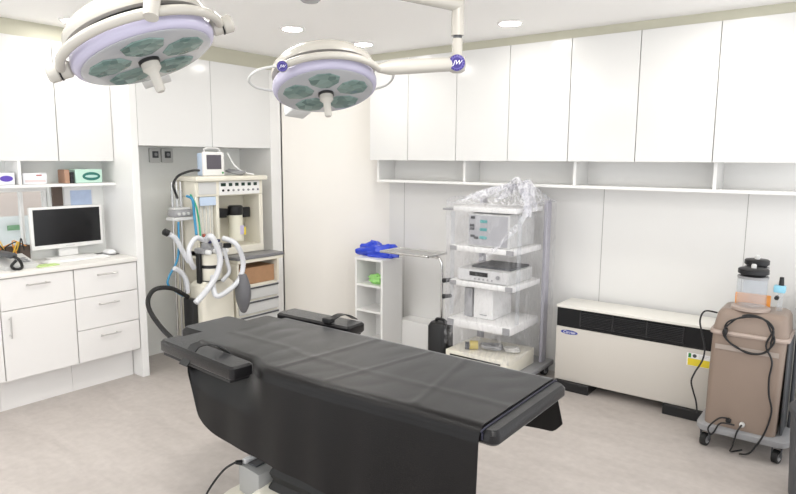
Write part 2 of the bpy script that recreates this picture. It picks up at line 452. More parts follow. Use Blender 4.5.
# ------------------------------------------------------------------ surgical lamps
def vnorm(*a): return Vector(a).normalized()
def lamp_frame(c, ang, cosn):
    v = (c-Vector((0,0,H))).normalized()                 # sight line
    r = v.cross(Vector((0,0,1))).normalized(); u = r.cross(v)
    e1 = r*math.cos(ang)+u*math.sin(ang)
    m_ = r*math.sin(ang)-u*math.cos(ang)
    n = (-v*cosn + m_*math.sqrt(1-cosn*cosn)).normalized()
    e1 = (e1-n*e1.dot(n)).normalized(); e2 = n.cross(e1)
    mt = Matrix((e1, e2, n)).transposed().to_4x4(); mt.translation = c
    return mt
def badge(parent, o, axis, up, r, txt=True):
    z = Vector(axis).normalized(); x = Vector(up).cross(z).normalized(); y = z.cross(x)
    mt = Matrix((x, y, z)).transposed().to_4x4(); mt.translation = Vector(o)
    b = MB(mt); b.lathe([(r, 0), (r, .003), (r*.97, .0036)], n=32)
    b.lathe([(r*.74,.0037),(r*.74,.0040)], n=32, mi=1); b.lathe([(r*.68,.0041),(r*.68,.0044)], n=32)
    for k in range(16):
        a_ = 2*PI*k/16; b.lathe([(r*.06,.0037),(r*.06,.0042)], (r*.86*math.cos(a_), r*.86*math.sin(a_), 0), n=6, mi=1)
    bo = b.build('badge', [PURPLE, PURPLEL], parent)
    text_mesh('JW', r*.78, mt @ Matrix.Translation((0, 0, .0048)), INKW, 'lettering', bo, .0003, .35)
def surgical_head(t, mt, R, yoke_a, tab_a, span=PI):
    # skirt and bowl
    MB(mt).lathe([(R*.90,-.040),(R*.985,-.030),(R,-.018),(R*.995,-.006),(R*.975,.003),(R*.93,.010),(R*.91,.010)], n=56).build('housing', LAMPL, t)
    MB(mt).lathe([(R*.89,-.061),(R*.89,-.0405)], n=48).build('gasket', BLACK, t)
    MB(mt).lathe([(R*.99,-.0615),(R*1.0,-.072),(R*.97,-.092),(R*.86,-.115),(R*.64,-.134),(R*.34,-.146),(R*.05,-.150)], n=56).build('dome', LAMPW, t)
    pl = MB(mt).lathe([(R*.91,.0105),(R*.91,.0125),(R*.86,.0165)], n=48).build('face_plate', LAMPP, t)
    for k in range(5):
        a_ = PI/2+2*PI*k/5; cc = Vector((R*.53*math.cos(a_), R*.53*math.sin(a_), .0168)); rd = Vector((math.cos(a_), math.sin(a_), 0)); tg = Vector((-rd.y, rd.x, 0))
        pr = [(.28,-.11),(.28,.11),(.13,.29),(-.10,.26),(-.28,.08),(-.28,-.08),(-.10,-.26),(.13,-.29)]
        rings = [[cc+rd*(R*p*s_)+tg*(R*q_*s_)+Vector((0,0,h)) for p, q_ in pr] for s_, h in ((1,0),(.97,.003),(.8,.005))]
        MB(mt).ring_loft(rings).build('lens', LENS, pl)
    h = MB(mt).lathe([(R*.15,.017),(R*.15,.026)], n=24).build('handle_collar', BLACK, t)
    MB(mt).lathe([(R*.13,.0265),(R*.13,.044),(R*.085,.054),(R*.07,.058),(R*.068,.108),(R*.05,.113)], n=24).build('handle', LAMPW, t)
    # control box at the far rim
    ca, sa = math.cos(tab_a), math.sin(tab_a)
    mt2 = mt @ Matrix.Rotation(tab_a, 4, 'Z')
    MB(mt2).box(R*.90, R*1.25, -R*.22, R*.22, -.028, .016, .006, 2).build('control_box', LGREY, t)
    MB(mt2).lathe([(.016,0),(.016,.024),(.012,.028)], (R*.93, R*.42, -.03), (.4,1,0), 16).build('knob', BLACK, t)
    # yoke: half ring round the near rim
    ry = R*1.115; pts = [(ry*math.cos(yoke_a+span*k/28), ry*math.sin(yoke_a+span*k/28), -.022) for k in range(29)]
    y = MB(mt).tube(pts, .0135, n=12, flat=1.).build('yoke', LAMPW, t)
    for e, s_ in ((0, 1), (28, -1)):
        p = Vector(pts[e]); dr = Vector((p.x, p.y, 0)).normalized()
        if span < 3: continue
        k_ = MB(mt).lathe([(.017,-.028),(.024,-.020),(.024,.010),(.026,.012),(.026,.034),(.020,.040)], p, dr, 24).build('pivot', LAMPW, y)
        MB(mt).lathe([(.0265,.004),(.0265,.0085)], p, dr, 24).build('seal', BLACK, k_)
    return [mt @ Vector(p) for p in pts]

HUB = Vector((1.66, 1.66, 2.07))
# nearer lamp
c1 = Vector((1.724*1.79, 1.82*1.79, H+.12*1.79)) * 1.0
c1 = Vector((1.035, 1.69, H)) ; 
def at_px(px, py, tt):
    return Vector((0,0,H)) + RM @ Vector(((px-398)/622*tt, -(py-247)/622*tt, -tt))
c1 = at_px(146.5, 55, 1.81); c2 = at_px(325.5, 89.5, 2.45)
R1 = .205
m1 = lamp_frame(c1, math.radians(19.5), .335)
t1 = thing('surgical_lamp', 'large surgical lamp nearest the camera, hanging at the upper left above the desk', 'surgical lamp', c1, 'ceiling surgical lamps')
# which local direction is "near/up": image-up on the disc is -m_, i.e. local e2 or -e2
def up_angle(mt):
    return PI/2 if mt.col[1].z > 0 else -PI/2
ua1 = up_angle(m1)
far1 = math.radians(-97)
pts1 = surgical_head(t1, m1, R1, ua1-PI/2, ua1+PI)
top1 = pts1[12]+(Vector((0,0,H))-pts1[12]).normalized()*.008
J1 = at_px(157, -62, 1.67)
MB().tube([top1+(top1-J1).normalized()*.016, J1], lambda s_: .0195+.009*s_, n=24).build('drop_arm', LAMPW, t1)
J1t = Vector((J1.x, J1.y, 2.07))
MB().lathe([(.030,-.05),(.036,-.03),(.036,.13),(.03,.14)], J1, (0,0,1), 24).build('elbow', LAMPW, t1)
z1 = 2.085
MB().tube([Vector((J1.x, J1.y, z1)), Vector((HUB.x-.06, HUB.y-.02, z1))], .026, n=16).build('extension_arm', LAMPW, t1)
# farther lamp
R2 = .205
m2 = lamp_frame(c2, math.radians(6), .43)
t2 = thing('surgical_lamp', 'smaller looking surgical lamp farther away, carried by an arm from the right', 'surgical lamp', c2, 'ceiling surgical lamps')
ua2 = up_angle(m2)
sg = 1 if ua2 > 0 else -1
DA = lambda deg: sg*math.radians(deg)           # angle on the lamp face, from its right end towards its near rim
pts2 = surgical_head(t2, m2, R2, DA(25), DA(235), DA(105))
EL = at_px(457, 64, 2.62)
# loop rails at both sides
P0 = lambda deg, rr, zz: Vector((R2*rr*math.cos(DA(deg)), R2*rr*math.sin(DA(deg)), zz))
for an, ra in (((134,148,164,178,190),(1.13,1.36,1.44,1.30,1.0)), ((26,12,-4,-18,-32),(1.15,1.30,1.33,1.24,1.0))):
    MB(m2).tube([P0(d_, r_, -.03) for d_, r_ in zip(an, ra)], .0050, n=8, smooth=8).build('hand_rail', LGREY, t2)
right_end = min((pts2[0], pts2[-1]), key=lambda p: (p-EL).length)
left_end = max((pts2[0], pts2[-1]), key=lambda p: (p-EL).length)
dv = (EL-right_end).normalized()
MB().tube([right_end+dv*.0, right_end+dv*.06, EL], lambda s_: .016+.013*min(1, s_*3), n=18).build('spring_arm', LAMPW, t2)
MB().lathe([(.020,-.036),(.034,-.028),(.038,0),(.036,.026),(.022,.034)], EL, (0,0,1), 28).build('elbow', LAMPW, t2)
camdir = (Vector((0,0,H))-EL).normalized(); cd = Vector((camdir.x, camdir.y, -.05)).normalized()
MB().lathe([(.034,0),(.036,.045),(.034,.053)], EL-Vector((cd.y,-cd.x,0))*.0, cd, 28).build('badge_boss', LAMPW, t2)
badge(t2, EL+cd*.0528, cd, (0,0,1), .033)
lc = (Vector((0,0,H))-left_end).normalized()
MB().lathe([(.020,0),(.022,.02),(.020,.034)], left_end, lc, 24).build('badge_boss', LAMPW, t2)
badge(t2, left_end+lc*.0335, lc, (0,0,1), .019)
Zt = 2.065
MB().tube([EL+Vector((0,0,.02)), Vector((EL.x, EL.y, 1.925))], .0215, n=18).build('lower_post', LAMPW, t2)
MB().lathe([(.019,0),(.019,.012)], (EL.x, EL.y, 1.925), (0,0,1), 18).build('post_seal', DGREY, t2)
MB().tube([Vector((EL.x, EL.y, 1.937)), Vector((EL.x, EL.y, Zt+.036))], .0265, n=18).build('upper_post', LAMPW, t2)
hd = (HUB-EL); hd.z = 0; hd.normalize()
MB().tube([Vector((EL.x, EL.y, Zt)), Vector((HUB.x, HUB.y, Zt+.012))-hd*.055], .031, n=18).build('extension_arm', LAMPW, t2)
t = thing('ceiling_mount', 'ceiling column carrying both surgical lamps, its round end at the top edge', 'lamp mount', (HUB.x, HUB.y, ZC))
MB().lathe([(.036,1.985),(.040,1.99),(.040,2.15)], (HUB.x, HUB.y, 0), (0,0,1), 28).build('column', LAMPW, t)
MB().lathe([(.028,1.978),(.034,1.984)], (HUB.x, HUB.y, 0), (0,0,1), 28).build('end_cap', GREY, t)
MB().lathe([(.11,2.15),(.13,2.16),(.13,ZC-.001)], (HUB.x, HUB.y, 0), (0,0,1), 32).build('flange', LAMPW, t)

# ------------------------------------------------------------------ operating table
t = thing('operating_table', 'black padded operating table in the middle of the room', 'operating table', (1.7, 1.55, 0))
MB().rrloft([(1.462,1.948,.766,2.268,.634,.02),(1.456,1.954,.760,2.274,.641,.025),(1.456,1.954,.760,2.274,.664,.025),(1.466,1.944,.770,2.262,.677,.02)]).build('mattress', BLACKV, t)
pip = MB().tube([(1.452,.803,.650),(1.454,.803,.668),(1.468,.803,.679),(1.70,.803,.6795),(1.942,.803,.679),(1.957,.803,.665)], .0030, n=6, smooth=4)
part_label(pip.build('piping', mat('navy_piping', (.006,.006,.022,1), .4), t), 'thin navy piping line across the foot end')
MB().rrloft([(1.60,1.86,2.285,2.445,.60,.02),(1.593,1.867,2.278,2.452,.62,.025),(1.593,1.867,2.278,2.452,.648,.025),(1.607,1.853,2.292,2.438,.664,.02)]).build('headrest', BLACKV, t)
MB().box(1.66,1.70,2.24,2.34,.582,.598).box(1.76,1.80,2.24,2.34,.582,.598).build('headrest_bracket', STEEL, t)
MB().box(1.50,1.925,.88,2.25,.585,.6275,.006,2).build('tabletop_frame', BLACK, t)
def armboard(x0, x1, y0, y1, z0, z1, near):
    rot = Matrix.Translation(((x0+x1)/2, (y0+y1)/2, 0)) @ Matrix.Rotation(math.radians(-5.0 if near else 1.5), 4, 'Z') @ Matrix.Translation((-(x0+x1)/2, -(y0+y1)/2, 0))
    a_ = MB(rot).rrloft([(x0+.006,x1-.006,y0+.006,y1-.006,z0,.014),(x0,x1,y0,y1,z0+.008,.016),(x0,x1,y0,y1,z1-.008,.016),(x0+.008,x1-.008,y0+.008,y1-.008,z1,.012)]).build('armboard', BLACKV, t)
    MB(rot).box(x0+.006, x1-.006, y0+.02, y1-.02, z0-.014, z0-.0005, .003, 1).build('board_plate', BLACK, a_)
    yc = y1-.20 if near else y0+.13
    def strap(u, v):
        # a loose band arching over the pad from its outer to its inner edge
        tt = u
        if near:
            x = x0-.008+(x1-x0)*min(1, tt*1.02)
            z = z0-.012+(z1-z0+.014)*min(1, tt*4)+.032*math.sin(PI*min(1, max(0, (tt-.12)/.88)))
            return (x, yc-.17*tt+(v-.5)*.058, z)
        return (x0+.002+(x1-x0+.004)*tt, yc-.01-.05*tt+(v-.5)*.036, z1+.002+.030*math.sin(PI*tt))
    MB(rot).sheet(strap, 18, 2, .004).build('strap', BLACK, a_)
    if not near:
        MB(rot).box(x0-.004, x0+.03, yc-.03, yc+.02, z1+.001, z1+.022, .003, 1).build('buckle', BLACK, a_)
    return a_
armboard(1.357, 1.454, 1.745, 2.270, .636, .686, True)
armboard(1.962, 2.085, 1.765, 2.215, .650, .696, False)
MB().tube([(1.41,2.10,.618),(1.41,1.84,.618)], .008, n=8).tube([(1.41,2.0,.618),(1.50,2.0,.600)], .008, n=8).tube([(2.02,2.1,.63),(2.02,1.8,.63)], .008, n=8).tube([(2.02,1.95,.63),(1.92,1.95,.60)], .008, n=8).build('armboard_bracket', STEEL, t)
# bellows column
secs = []
for k in range(14):
    z = .155+k*.030; e = .012 if k % 2 else 0.
    secs.append((1.50+e+.02*k/14, 1.90-e, 1.20+e, 1.78-e-.03*k/14, z, .03))
MB().rrloft(secs, 4).build('bellows_column', BLACKR, t)
MB().rrloft([(1.44,1.96,1.10,1.86,.035,.08),(1.44,1.96,1.10,1.86,.10,.08),(1.47,1.93,1.14,1.83,.145,.07),(1.52,1.88,1.18,1.80,.156,.05)], 6).build('base_cover', CREAM, t)
MB().rrloft([(1.42,1.72,1.75,2.00,.02,.06),(1.42,1.72,1.75,2.00,.065,.06),(1.44,1.70,1.77,1.98,.085,.05)], 6).build('base_foot', CREAM, t)
for x, y in ((1.52,1.93),(1.62,1.93),(1.50,1.2),(1.90,1.2)):
    MB().cyl((x-.012,y,.018),(x+.012,y,.018),.018).build('caster', BLACKR, t)

# drape over the table
def sm(a_, b_, x):
    u = max(0, min(1, (x-a_)/(b_-a_))); return u*u*(3-2*u)
def drape_pt(u, v):
    y = .81 + (2.135-.81)*v
    # near edge profile
    xe = 1.448 - .042*sm(.75, 1.55, y) + .046*sm(1.66, 1.80, y)
    if y > 2.05: zb = .405+(.58-.405)*((y-2.05)/.085)**1.7
    elif y > 1.85: zb = .355+(.405-.355)*((y-1.85)/.20)**2
    else: zb = .355-.05*(1.85-y)
    zt = .6835
    fold = .010*noise.noise(Vector((y*5.5, 0, 3.1)))+.004*math.sin(y*31)
    nz = .0025*noise.noise(Vector((y*9, u*9, 1)))
    if u < .40:                                     # near hanging side, from hem to edge
        s_ = u/.40; z = zb+(zt-.035-zb)*s_
        bulge = (1-s_)
        xl = 1.448-.042*sm(.75, 1.55, y)+.012*sm(1.5, 2.1, y)
        x = xe-.002 + (xl-xe)*sm(.0, .55, bulge) - .020*bulge + fold*(.3+.6*bulge)
        yy = y - .03*bulge*sm(2.0, 2.13, y) - .004*bulge
        return (x, yy, z)
    if u < .48:                                     # rounded edge
        a_ = (u-.40)/.08*PI/2; r = .033
        return (xe+r-r*math.cos(a_)+fold*.3*(1-a_/(PI/2)), y, zt-.035+r*math.sin(a_)+.002*a_)
    if u < .78:                                     # top
        s_ = (u-.48)/.30; x0 = xe+.033
        x = x0+(1.942-x0)*s_
        w_ = .002*math.exp(-((y-1.05-.10*s_)/.010)**2)+.002*math.exp(-((y-1.40+.10*s_)/.009)**2)+.002*math.exp(-((y-1.63+.06*s_)/.012)**2)+.0012*math.exp(-((s_-.33)/.03)**2)
        dip = -.004*sm(.25, .0, s_)*0
        return (x, y, zt+.0005+w_+abs(nz)+dip)
    if u < .84:
        a_ = (u-.78)/.06*PI/2; r = .024
        return (1.942+r*math.sin(a_), y, zt-.024+r*math.cos(a_))
    s_ = (u-.84)/.16; zf = .465+.04*noise.noise(Vector((y*2, 5, 2))) + .05*sm(.85, .79, y)
    x = 1.966+.004*math.sin(y*23)+.02*s_*(1+.3*math.sin(y*17))
    return (x, y-.025*s_*sm(.95, .81, y), zt-.024+(zf-zt+.024)*s_)
o = MB().sheet(drape_pt, 130, 120, .003).build('drape', CLOTH, loc=(1.7, 1.5, .68), ang=60)
tag(o, 'black cloth drape spread over the operating table and hanging down its side', 'drape')

# control box on the table base with plug and cable
t = thing('control_box', 'grey electric control box standing on the base under the table head', 'control box', (1.57, 1.86, .086))
bx = MB(Matrix.Translation((1.565,1.865,0)) @ Matrix.Rotation(math.radians(-6), 4, 'Z'))
bx.box(-.075,.075,-.075,.065,.087,.205,.006,2)
bx.build('housing', mat('box_grey', (.36,.36,.35,1), .45), t)
MB().box(1.515,1.565,1.85,1.90,.2055,.213,.002,1).build('terminal_panel', DGREY, t)
MB().box(1.60,1.635,1.80,1.86,.2055,.222,.004,1).build('connector', BLACK, t)
MB().box(1.505,1.63,1.905,1.925,.2055,.226,.003,1).build('socket_strip', INKW, t)
MB().cyl((1.497,1.915,.215),(1.475,1.925,.222),.011,.008).build('plug', BLACK, t)
t0 = MB().tube([(1.475,1.925,.222),(1.44,1.96,.19),(1.40,2.01,.10),(1.38,2.02,.03),(1.345,2.0,.006),(1.31,1.92,.006),(1.30,1.80,.006)], .0045, n=8, smooth=8).build('power_cable', BLACK, loc=(1.4,2,.006))
tag(t0, 'thin black cable looping from the grey control box to the floor', 'cable')

# ------------------------------------------------------------------ heater on the right wall
t = thing('heater', 'wide cream wall heater with a black grille band, low on the right wall', 'heater', (3.74, 1.03, 0))
HX = 3.62; HB = 3.86; HY0, HY1 = .565, 1.497
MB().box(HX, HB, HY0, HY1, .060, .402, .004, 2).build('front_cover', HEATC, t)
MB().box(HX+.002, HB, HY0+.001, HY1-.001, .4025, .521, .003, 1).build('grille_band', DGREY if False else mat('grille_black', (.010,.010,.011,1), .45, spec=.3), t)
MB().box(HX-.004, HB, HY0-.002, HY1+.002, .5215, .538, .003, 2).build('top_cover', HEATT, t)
gr = MB()
GY0, GY1 = .76, 1.345
for k in range(9):
    z = .424+k*.0098; gr.box(HX-.006, HX+.001, GY0, GY1, z, z+.004)
for k in range(4):
    y = GY0+(GY1-GY0)*k/3; gr.box(HX-.005, HX+.001, y-.004, y+.004, .420, .512)
gr.build('grille', mat('grille_slat', (.028,.028,.030,1), .35), t)
for y0, y1 in ((.60, .84), (1.27, 1.485)):
    MB().box(HX-.02, HB-.02, y0, y1, 0, .059, .004, 1).build('foot', BLACK, t)
mt = FACE_X((HX-.0012, 1.412, .372))
lg = MB(mt)
el = lambda r1, r2, z, n=36: [(r1*math.cos(2*PI*k/n), r2*math.sin(2*PI*k/n), z) for k in range(n)]
lg.ring_loft([el(.054, .0135, 0), el(.054, .0135, .001)]); lo = lg.build('logo', BLUEINK, t)
text_mesh('Carrier', .026, mt @ Matrix.Translation((0,0,.0014)), INKW, 'lettering', lo, .0003, .25)
st = FACE_X((HX-.0010, .658, .350))
s_ = MB(st); s_.box(-.075,.050,-.044,.028,0,.0008)
so = s_.build('sticker', INKW, t)
MB(st).box(-.068,-.054,.002,.026,.0009,.0013).build('green_bar', GREEN, so)
MB(st).box(-.070,.046,-.042,-.002,.0009,.0013).build('yellow_field', YELLOW, so)
MB(st @ Matrix.Translation((-.036,.014,0))).ring_loft([el(.010,.010,.0009), el(.010,.010,.0013)]).build('emblem', DGREY, so)
for k in range(3):
    MB(st).box(-.016,.034-.01*k,.018-.007*k,.0205-.007*k,.0009,.0012).build('text_line', LGREY, so)

# ------------------------------------------------------------------ suction unit on casters
def caster(parent, x, y, r=.032, top=.085):
    c = MB().lathe([(.010,-.013),(r,-.013),(r,.013),(.010,.013)], (x, y, r), (.3,1,0), 24).build('caster', BLACKR, parent)
    MB().lathe([(r*.62,-.0145),(r*.62,.0145)], (x, y, r), (.3,1,0), 18).build('hub', GREY, c)
    MB().box(x-.016,x+.016,y-.022,y-.016,r,top).box(x-.016,x+.016,y+.016,y+.022,r,top).box(x-.016,x+.016,y-.022,y+.022,top-.008,top).build('fork', DGREY, c)
t = thing('suction_unit', 'taupe wheeled suction unit with a coiled black cable at the right of the heater', 'suction unit', (3.45, .41, 0))
MB().rrloft([(3.305,3.56,.262,.572,.125,.035),(3.302,3.56,.257,.571,.35,.035),(3.305,3.56,.25,.566,.588,.035)],5).build('lower_body', TAUPE, t)
MB().rrloft([(3.296,3.56,.238,.575,.5885,.035),(3.292,3.56,.236,.577,.598,.035),(3.296,3.56,.238,.575,.608,.035)],5).build('waist_rim', TAUPED, t)
MB().rrloft([(3.305,3.555,.246,.566,.6085,.035),(3.318,3.55,.252,.552,.685,.035),(3.330,3.54,.262,.540,.705,.03),(3.345,3.53,.275,.527,.711,.02)],5).build('upper_body', TAUPE, t)
MB().box(3.561,3.575,.25,.565,.125,.60,.004,2).build('rear_panel', DGREY, t)
MB().rrloft([(3.285,3.59,.205,.600,.088,.05),(3.280,3.595,.200,.605,.095,.052),(3.280,3.595,.200,.605,.118,.052),(3.292,3.58,.212,.593,.124,.045)],5).build('bumper_base', GREY, t)
for x, y in ((3.325,.562),(3.325,.25),(3.55,.562),(3.55,.25)): caster(t, x, y)
MB().box(3.300,3.301,.275,.545,.515,.54,.0002,1).build('label_strip', mat('taupe_label', (.38,.32,.28,1), .5), t)
MB().lathe([(.012,0),(.012,.014),(.006,.018)], (3.302,.40,.160), (-1,0,0), 16).build('port', LGREY, t)
MB().lathe([(.012,0),(.012,.014),(.006,.018)], (3.302,.46,.165), (-1,0,0), 16).build('port', BLACK, t)
MB().box(3.345,3.55,.2375,.2485,.13,.585,.003,1).build('side_strip', DGREY, t)
# handle tube at the right side and frame
MB().tube([(3.50,.222,.12),(3.50,.222,.64),(3.52,.235,.72)], .009, n=10, smooth=4).build('side_rail', DGREY, t)
# jar collar and tray on top
MB().lathe([(.085,0),(.085,.012),(.075,.016)], (3.40,.42,.7115), (0,0,1), 32).build('jar_seat', TAUPED, t)
# coil
cpts = []
for k in range(46):
    a_ = 2*PI*k/20; rr = .088+.006*math.sin(k*.9)
    cpts.append((3.286-.002*(k % 3), .400+rr*1.16*math.cos(a_+1.2)+.004*math.sin(k*1.7), .612+rr*1.02*math.sin(a_+1.2)))
cpts += [(3.290,.33,.57),(3.288,.300,.50),(3.286,.305,.42),(3.284,.30,.34),(3.282,.283,.26),(3.27,.30,.16),(3.265,.33,.085),(3.265,.36,.035),(3.29,.40,.012)]
cb = MB().tube(cpts, .0042, n=8, smooth=5)
tag(cb.build('power_cable', BLACK, loc=(3.28,.41,.6)), 'black power cable coiled on the front of the taupe suction unit', 'cable')
hk = MB().box(3.270,3.304,.494,.510,.595,.625,.004,2).build('cable_hook', BLACK, t)
tag(MB().tube([(3.30,.455,.165),(3.268,.47,.185),(3.262,.50,.175),(3.262,.54,.12),(3.264,.53,.085),(3.268,.515,.10),(3.275,.49,.15),(3.280,.43,.155)], .004, n=8, smooth=8).build('short_cable', BLACK, loc=(3.27,.5,.1)), 'short black cable looped low at the bumper of the suction unit', 'cable')
tag(MB().tube([(3.282,.40,.163),(3.262,.415,.13),(3.268,.43,.05),(3.30,.44,.01),(3.36,.40,.006)], .004, n=8, smooth=8).build('short_cable', BLACK, loc=(3.27,.4,.1)), 'black cable dropping from the port of the suction unit to the floor', 'cable')
tag(MB().tube([(3.45,.572,.66),(3.40,.62,.67),(3.36,.632,.63),(3.35,.618,.57),(3.33,.596,.50),(3.31,.598,.44),(3.29,.625,.375),(3.28,.636,.33),(3.285,.625,.28),(3.29,.61,.23),(3.29,.60,.17)], .0042, n=8, smooth=8).build('hanging_cable', BLACK, loc=(3.36,.6,.4)), 'black cable hanging down the left flank of the suction unit', 'cable')
# jars
def jar(x, y, z, r, h, label, strap):
    j = thing('suction_jar', label, 'jar', (x, y, z), 'suction jars')
    MB().lathe([(r*.97,z),(r,z+.006),(r,z+h),(r-.003,z+h),(r-.003,z+.009),(.002,z+.009)], (x,y,0), (0,0,1), 32, cap=False).build('body', CLEAR, j)
    MB().lathe([(r*1.0,z+h+.0005),(r*1.03,z+h+.004),(r*1.03,z+h+.010),(r,z+h+.012)], (x,y,0), (0,0,1), 32).build('rim', GREY, j)
    MB().lathe([(r*.80,z+h+.0125),(r*.84,z+h+.020),(r*1.02,z+h+.026),(r*1.02,z+h+.045),(r*.9,z+h+.05)], (x,y,0), (0,0,1), 32).build('lid', BLACK, j)
    MB().lathe([(.012,z+h+.0505),(.012,z+h+.065),(.008,z+h+.07)], (x,y,0), (0,0,1), 14).build('nozzle', LGREY, j)
jar(3.40, .42, .7285, .066, .135, 'clear suction jar with a black lid standing at the front of the suction unit', True)
jar(3.535, .425, .735, .055, .155, 'second clear suction jar with a black lid, behind the front jar', True)
MB().box(3.478,3.59,.36,.50,.7115,.734,.004,1).build('rear_seat', TAUPED, t)
o = MB().box(3.4675,3.4768,.345,.50,.7115,.775,.006,2).build('float_valve', ORANGE, loc=(3.51,.4,.7115)); tag(o, 'orange plastic piece between the two suction jars', 'valve')
vv = thing('tube_connector', 'pale blue connector with black fittings on the right of the suction unit top', 'connector', (3.45,.30,.70))
MB().cyl((3.45,.305,.7115),(3.45,.305,.80),.012).build('stem', CLEAR, vv)
MB().box(3.43,3.47,.285,.335,.80,.835,.006,2).build('body', CYAN, vv)
MB().cyl((3.45,.305,.836),(3.45,.305,.875),.012,.009).build('cap', BLACK, vv)
MB().cyl((3.45,.318,.775),(3.425,.318,.775),.010).build('fitting', BLACK, vv)

# dark bin and pale unit at the right picture edge
t = thing('waste_bin', 'dark grey plastic bin at the right picture edge in front of the suction unit', 'bin', (3.05, .05, 0))
MB().lathe([(.115,.003),(.125,.01),(.142,.36),(.142,.375)], (3.05,.05,0), (0,0,1), 36).build('body', DGREY, t)
MB().lathe([(.150,.3755),(.150,.395),(.12,.42),(.03,.43)], (3.05,.05,0), (0,0,1), 36).build('lid', DGREY, t)
t = thing('equipment_cabinet', 'pale grey slim cabinet with a column of dark dots right of the suction unit', 'cabinet', (3.62, .03, 0))
MB().box(3.52,3.86,-.15,.165,.06,.76,.012,2).build('body', LGREY, t)
for x, y in ((3.56,.12),(3.56,-.10),(3.82,.12),(3.82,-.10)): MB().cyl((x,y,0),(x,y,.0595),.018).build('foot', BLACK, t)
for k in range(6): MB().lathe([(.008,0),(.008,.004)], (3.52,.14,.70-.07*k), (-1,0,0), 12).build('button', BLACK, t)

# ------------------------------------------------------------------ wrapped equipment trolley
t = thing('equipment_trolley', 'white shelved equipment trolley under clear plastic wrap by the right wall', 'trolley', (3.6, 1.88, 0))
TY0, TY1, TX0, TX1 = 1.665, 2.115, 3.34, 3.83
MB().box(3.33,3.87,1.605,2.132,.062,.098,.012,2).build('base_deck', GREY, t)
for x, y in ((3.38,2.09),(3.38,1.65),(3.80,1.645),(3.80,2.09)): caster(t, x, y, .028, .0615)
LILAC = mat('lilac_grey_metal', (.42,.41,.46,1), .35)
for y in (1.648, 2.118):
    MB().box(3.735,3.80,y-.012,y+.012,.0985,1.17,.004,1).build('upright', LILAC, t)
    MB().box(3.36,3.39,y-.008,y+.008,.43,1.10,.003,1).build('front_post', CLEAR, t)
def deck(z, x0=TX0, th=.035):
    d = MB().box(x0, TX1-.10, TY0, TY1, z-th, z, .006, 2).build('shelf', WHITE_M, t)
    MB().box(x0-.003, x0-.0005, TY0+.002, TY0+.05, z-th+.003, z-.003).box(x0-.003, x0-.0005, TY1-.05, TY1-.002, z-th+.003, z-.003).build('corner_cap', GREY, d)
    return d
deck(.888); deck(.665); deck(.415, 3.32, .05)
MB().box(3.345,3.73,1.665,2.10,1.105,1.135,.006,2).build('top_tray', WHITE_M, t)
MB().box(3.36,3.44,2.101,2.19,1.105,1.118,.003,1).build('tray_handle', GREY, t)
for z in (.655, .55): MB().cyl((3.36,2.116,z),(3.36,2.175,z-.012),.012,.016).build('cable_hook', BLACK, t)
# equipment standing on it
e = thing('electrosurgical_unit', 'grey electrosurgical unit with teal keys on the top trolley shelf', 'medical device', (3.5,1.8,.89))
MB().box(3.36,3.71,1.71,2.00,.890,1.095,.006,2).build('housing', LGREY, e)
MB().box(3.356,3.3595,1.72,1.99,.90,1.085,.001,1).build('front_panel', mat('panel_grey', (.42,.42,.44,1), .4), e)
for k in range(3): MB().box(3.352,3.3555,1.86,1.91,1.04-.05*k,1.058-.05*k,.001,1).build('key', mat('teal_key', (.10,.38,.38,1), .4), e)
for z, y in ((1.07,1.96),(1.02,1.965),(1.0,1.965),(.955,1.96),(.945,1.935)): MB().box(3.352,3.3555,y-.016,y+.016,z-.008,z+.008,.001,1).build('socket', DGREY, e)
e = thing('video_recorder', 'silver video recorder with a dark display on the middle trolley shelf', 'video recorder', (3.5,1.82,.667))
MB().box(3.35,3.68,1.70,2.06,.6685,.745,.004,2).build('housing', [LGREY], e)
MB().box(3.345,3.3495,1.705,2.055,.672,.742,.001,1).build('front_panel', mat('silver_panel', (.66,.66,.66,1), .3, metal=.2), e)
MB().box(3.342,3.3445,1.84,1.97,.705,.732,.001,1).build('display', SCREEN, e)
for k in range(5): MB().lathe([(.006,0),(.006,.003)], (3.3445,1.93-.03*k,.688), (-1,0,0), 12).build('button', GREY, e)
MB().lathe([(.013,0),(.013,.005)], (3.3445,1.77,.71), (-1,0,0), 16).build('dial', GREY, e)
MB().box(3.42,3.68,1.72,2.0,.7455,.758,.003,1).build('lid', DGREY, e)
e = thing('light_source', 'white box-shaped device under the video recorder on the trolley', 'medical device', (3.5,1.9,.416))
MB().box(3.42,3.68,1.84,1.98,.4165,.612,.006,2).build('housing', WHITE_M, e)
MB().box(3.42,3.66,1.99,2.05,.4165,.605,.006,2).build('side_module', GREY, e)
MB().box(3.416,3.4195,1.88,1.93,.440,.446).build('label', GREY, e)
e = thing('insufflator', 'beige box with a dark slot on the bottom deck of the trolley', 'medical device', (3.5,1.9,.1))
MB().box(3.315,3.70,1.675,2.12,.0995,.205,.006,2).build('housing', CREAM, e)
MB().box(3.3115,3.3148,1.72,2.085,.172,.181).build('slot', BLACK, e)
MB().box(3.3115,3.3148,1.70,2.10,.140,.144).build('panel_seam', DGREY, e)
def coil(c, r, n, rad, tilt, seed):
    random.seed(seed); P = []
    for k in range(n*14):
        a_ = 2*PI*k/14; rr = r*(1+.18*math.sin(k*.37+seed))
        P.append((c[0]+rr*math.cos(a_), c[1]+rr*1.25*math.sin(a_), c[2]+rad+tilt*rr*math.sin(a_+seed)+.0018*k/n+.010*abs(math.sin(k*.21))))
    return MB().tube(P, rad, n=7, smooth=2)
tag(coil((3.47,1.86,.205), .055, 3, .008, .0, 2).build('coiled_cable', GREY, loc=(3.45,1.87,.205)), 'grey coiled cable on the beige device of the trolley', 'cable')
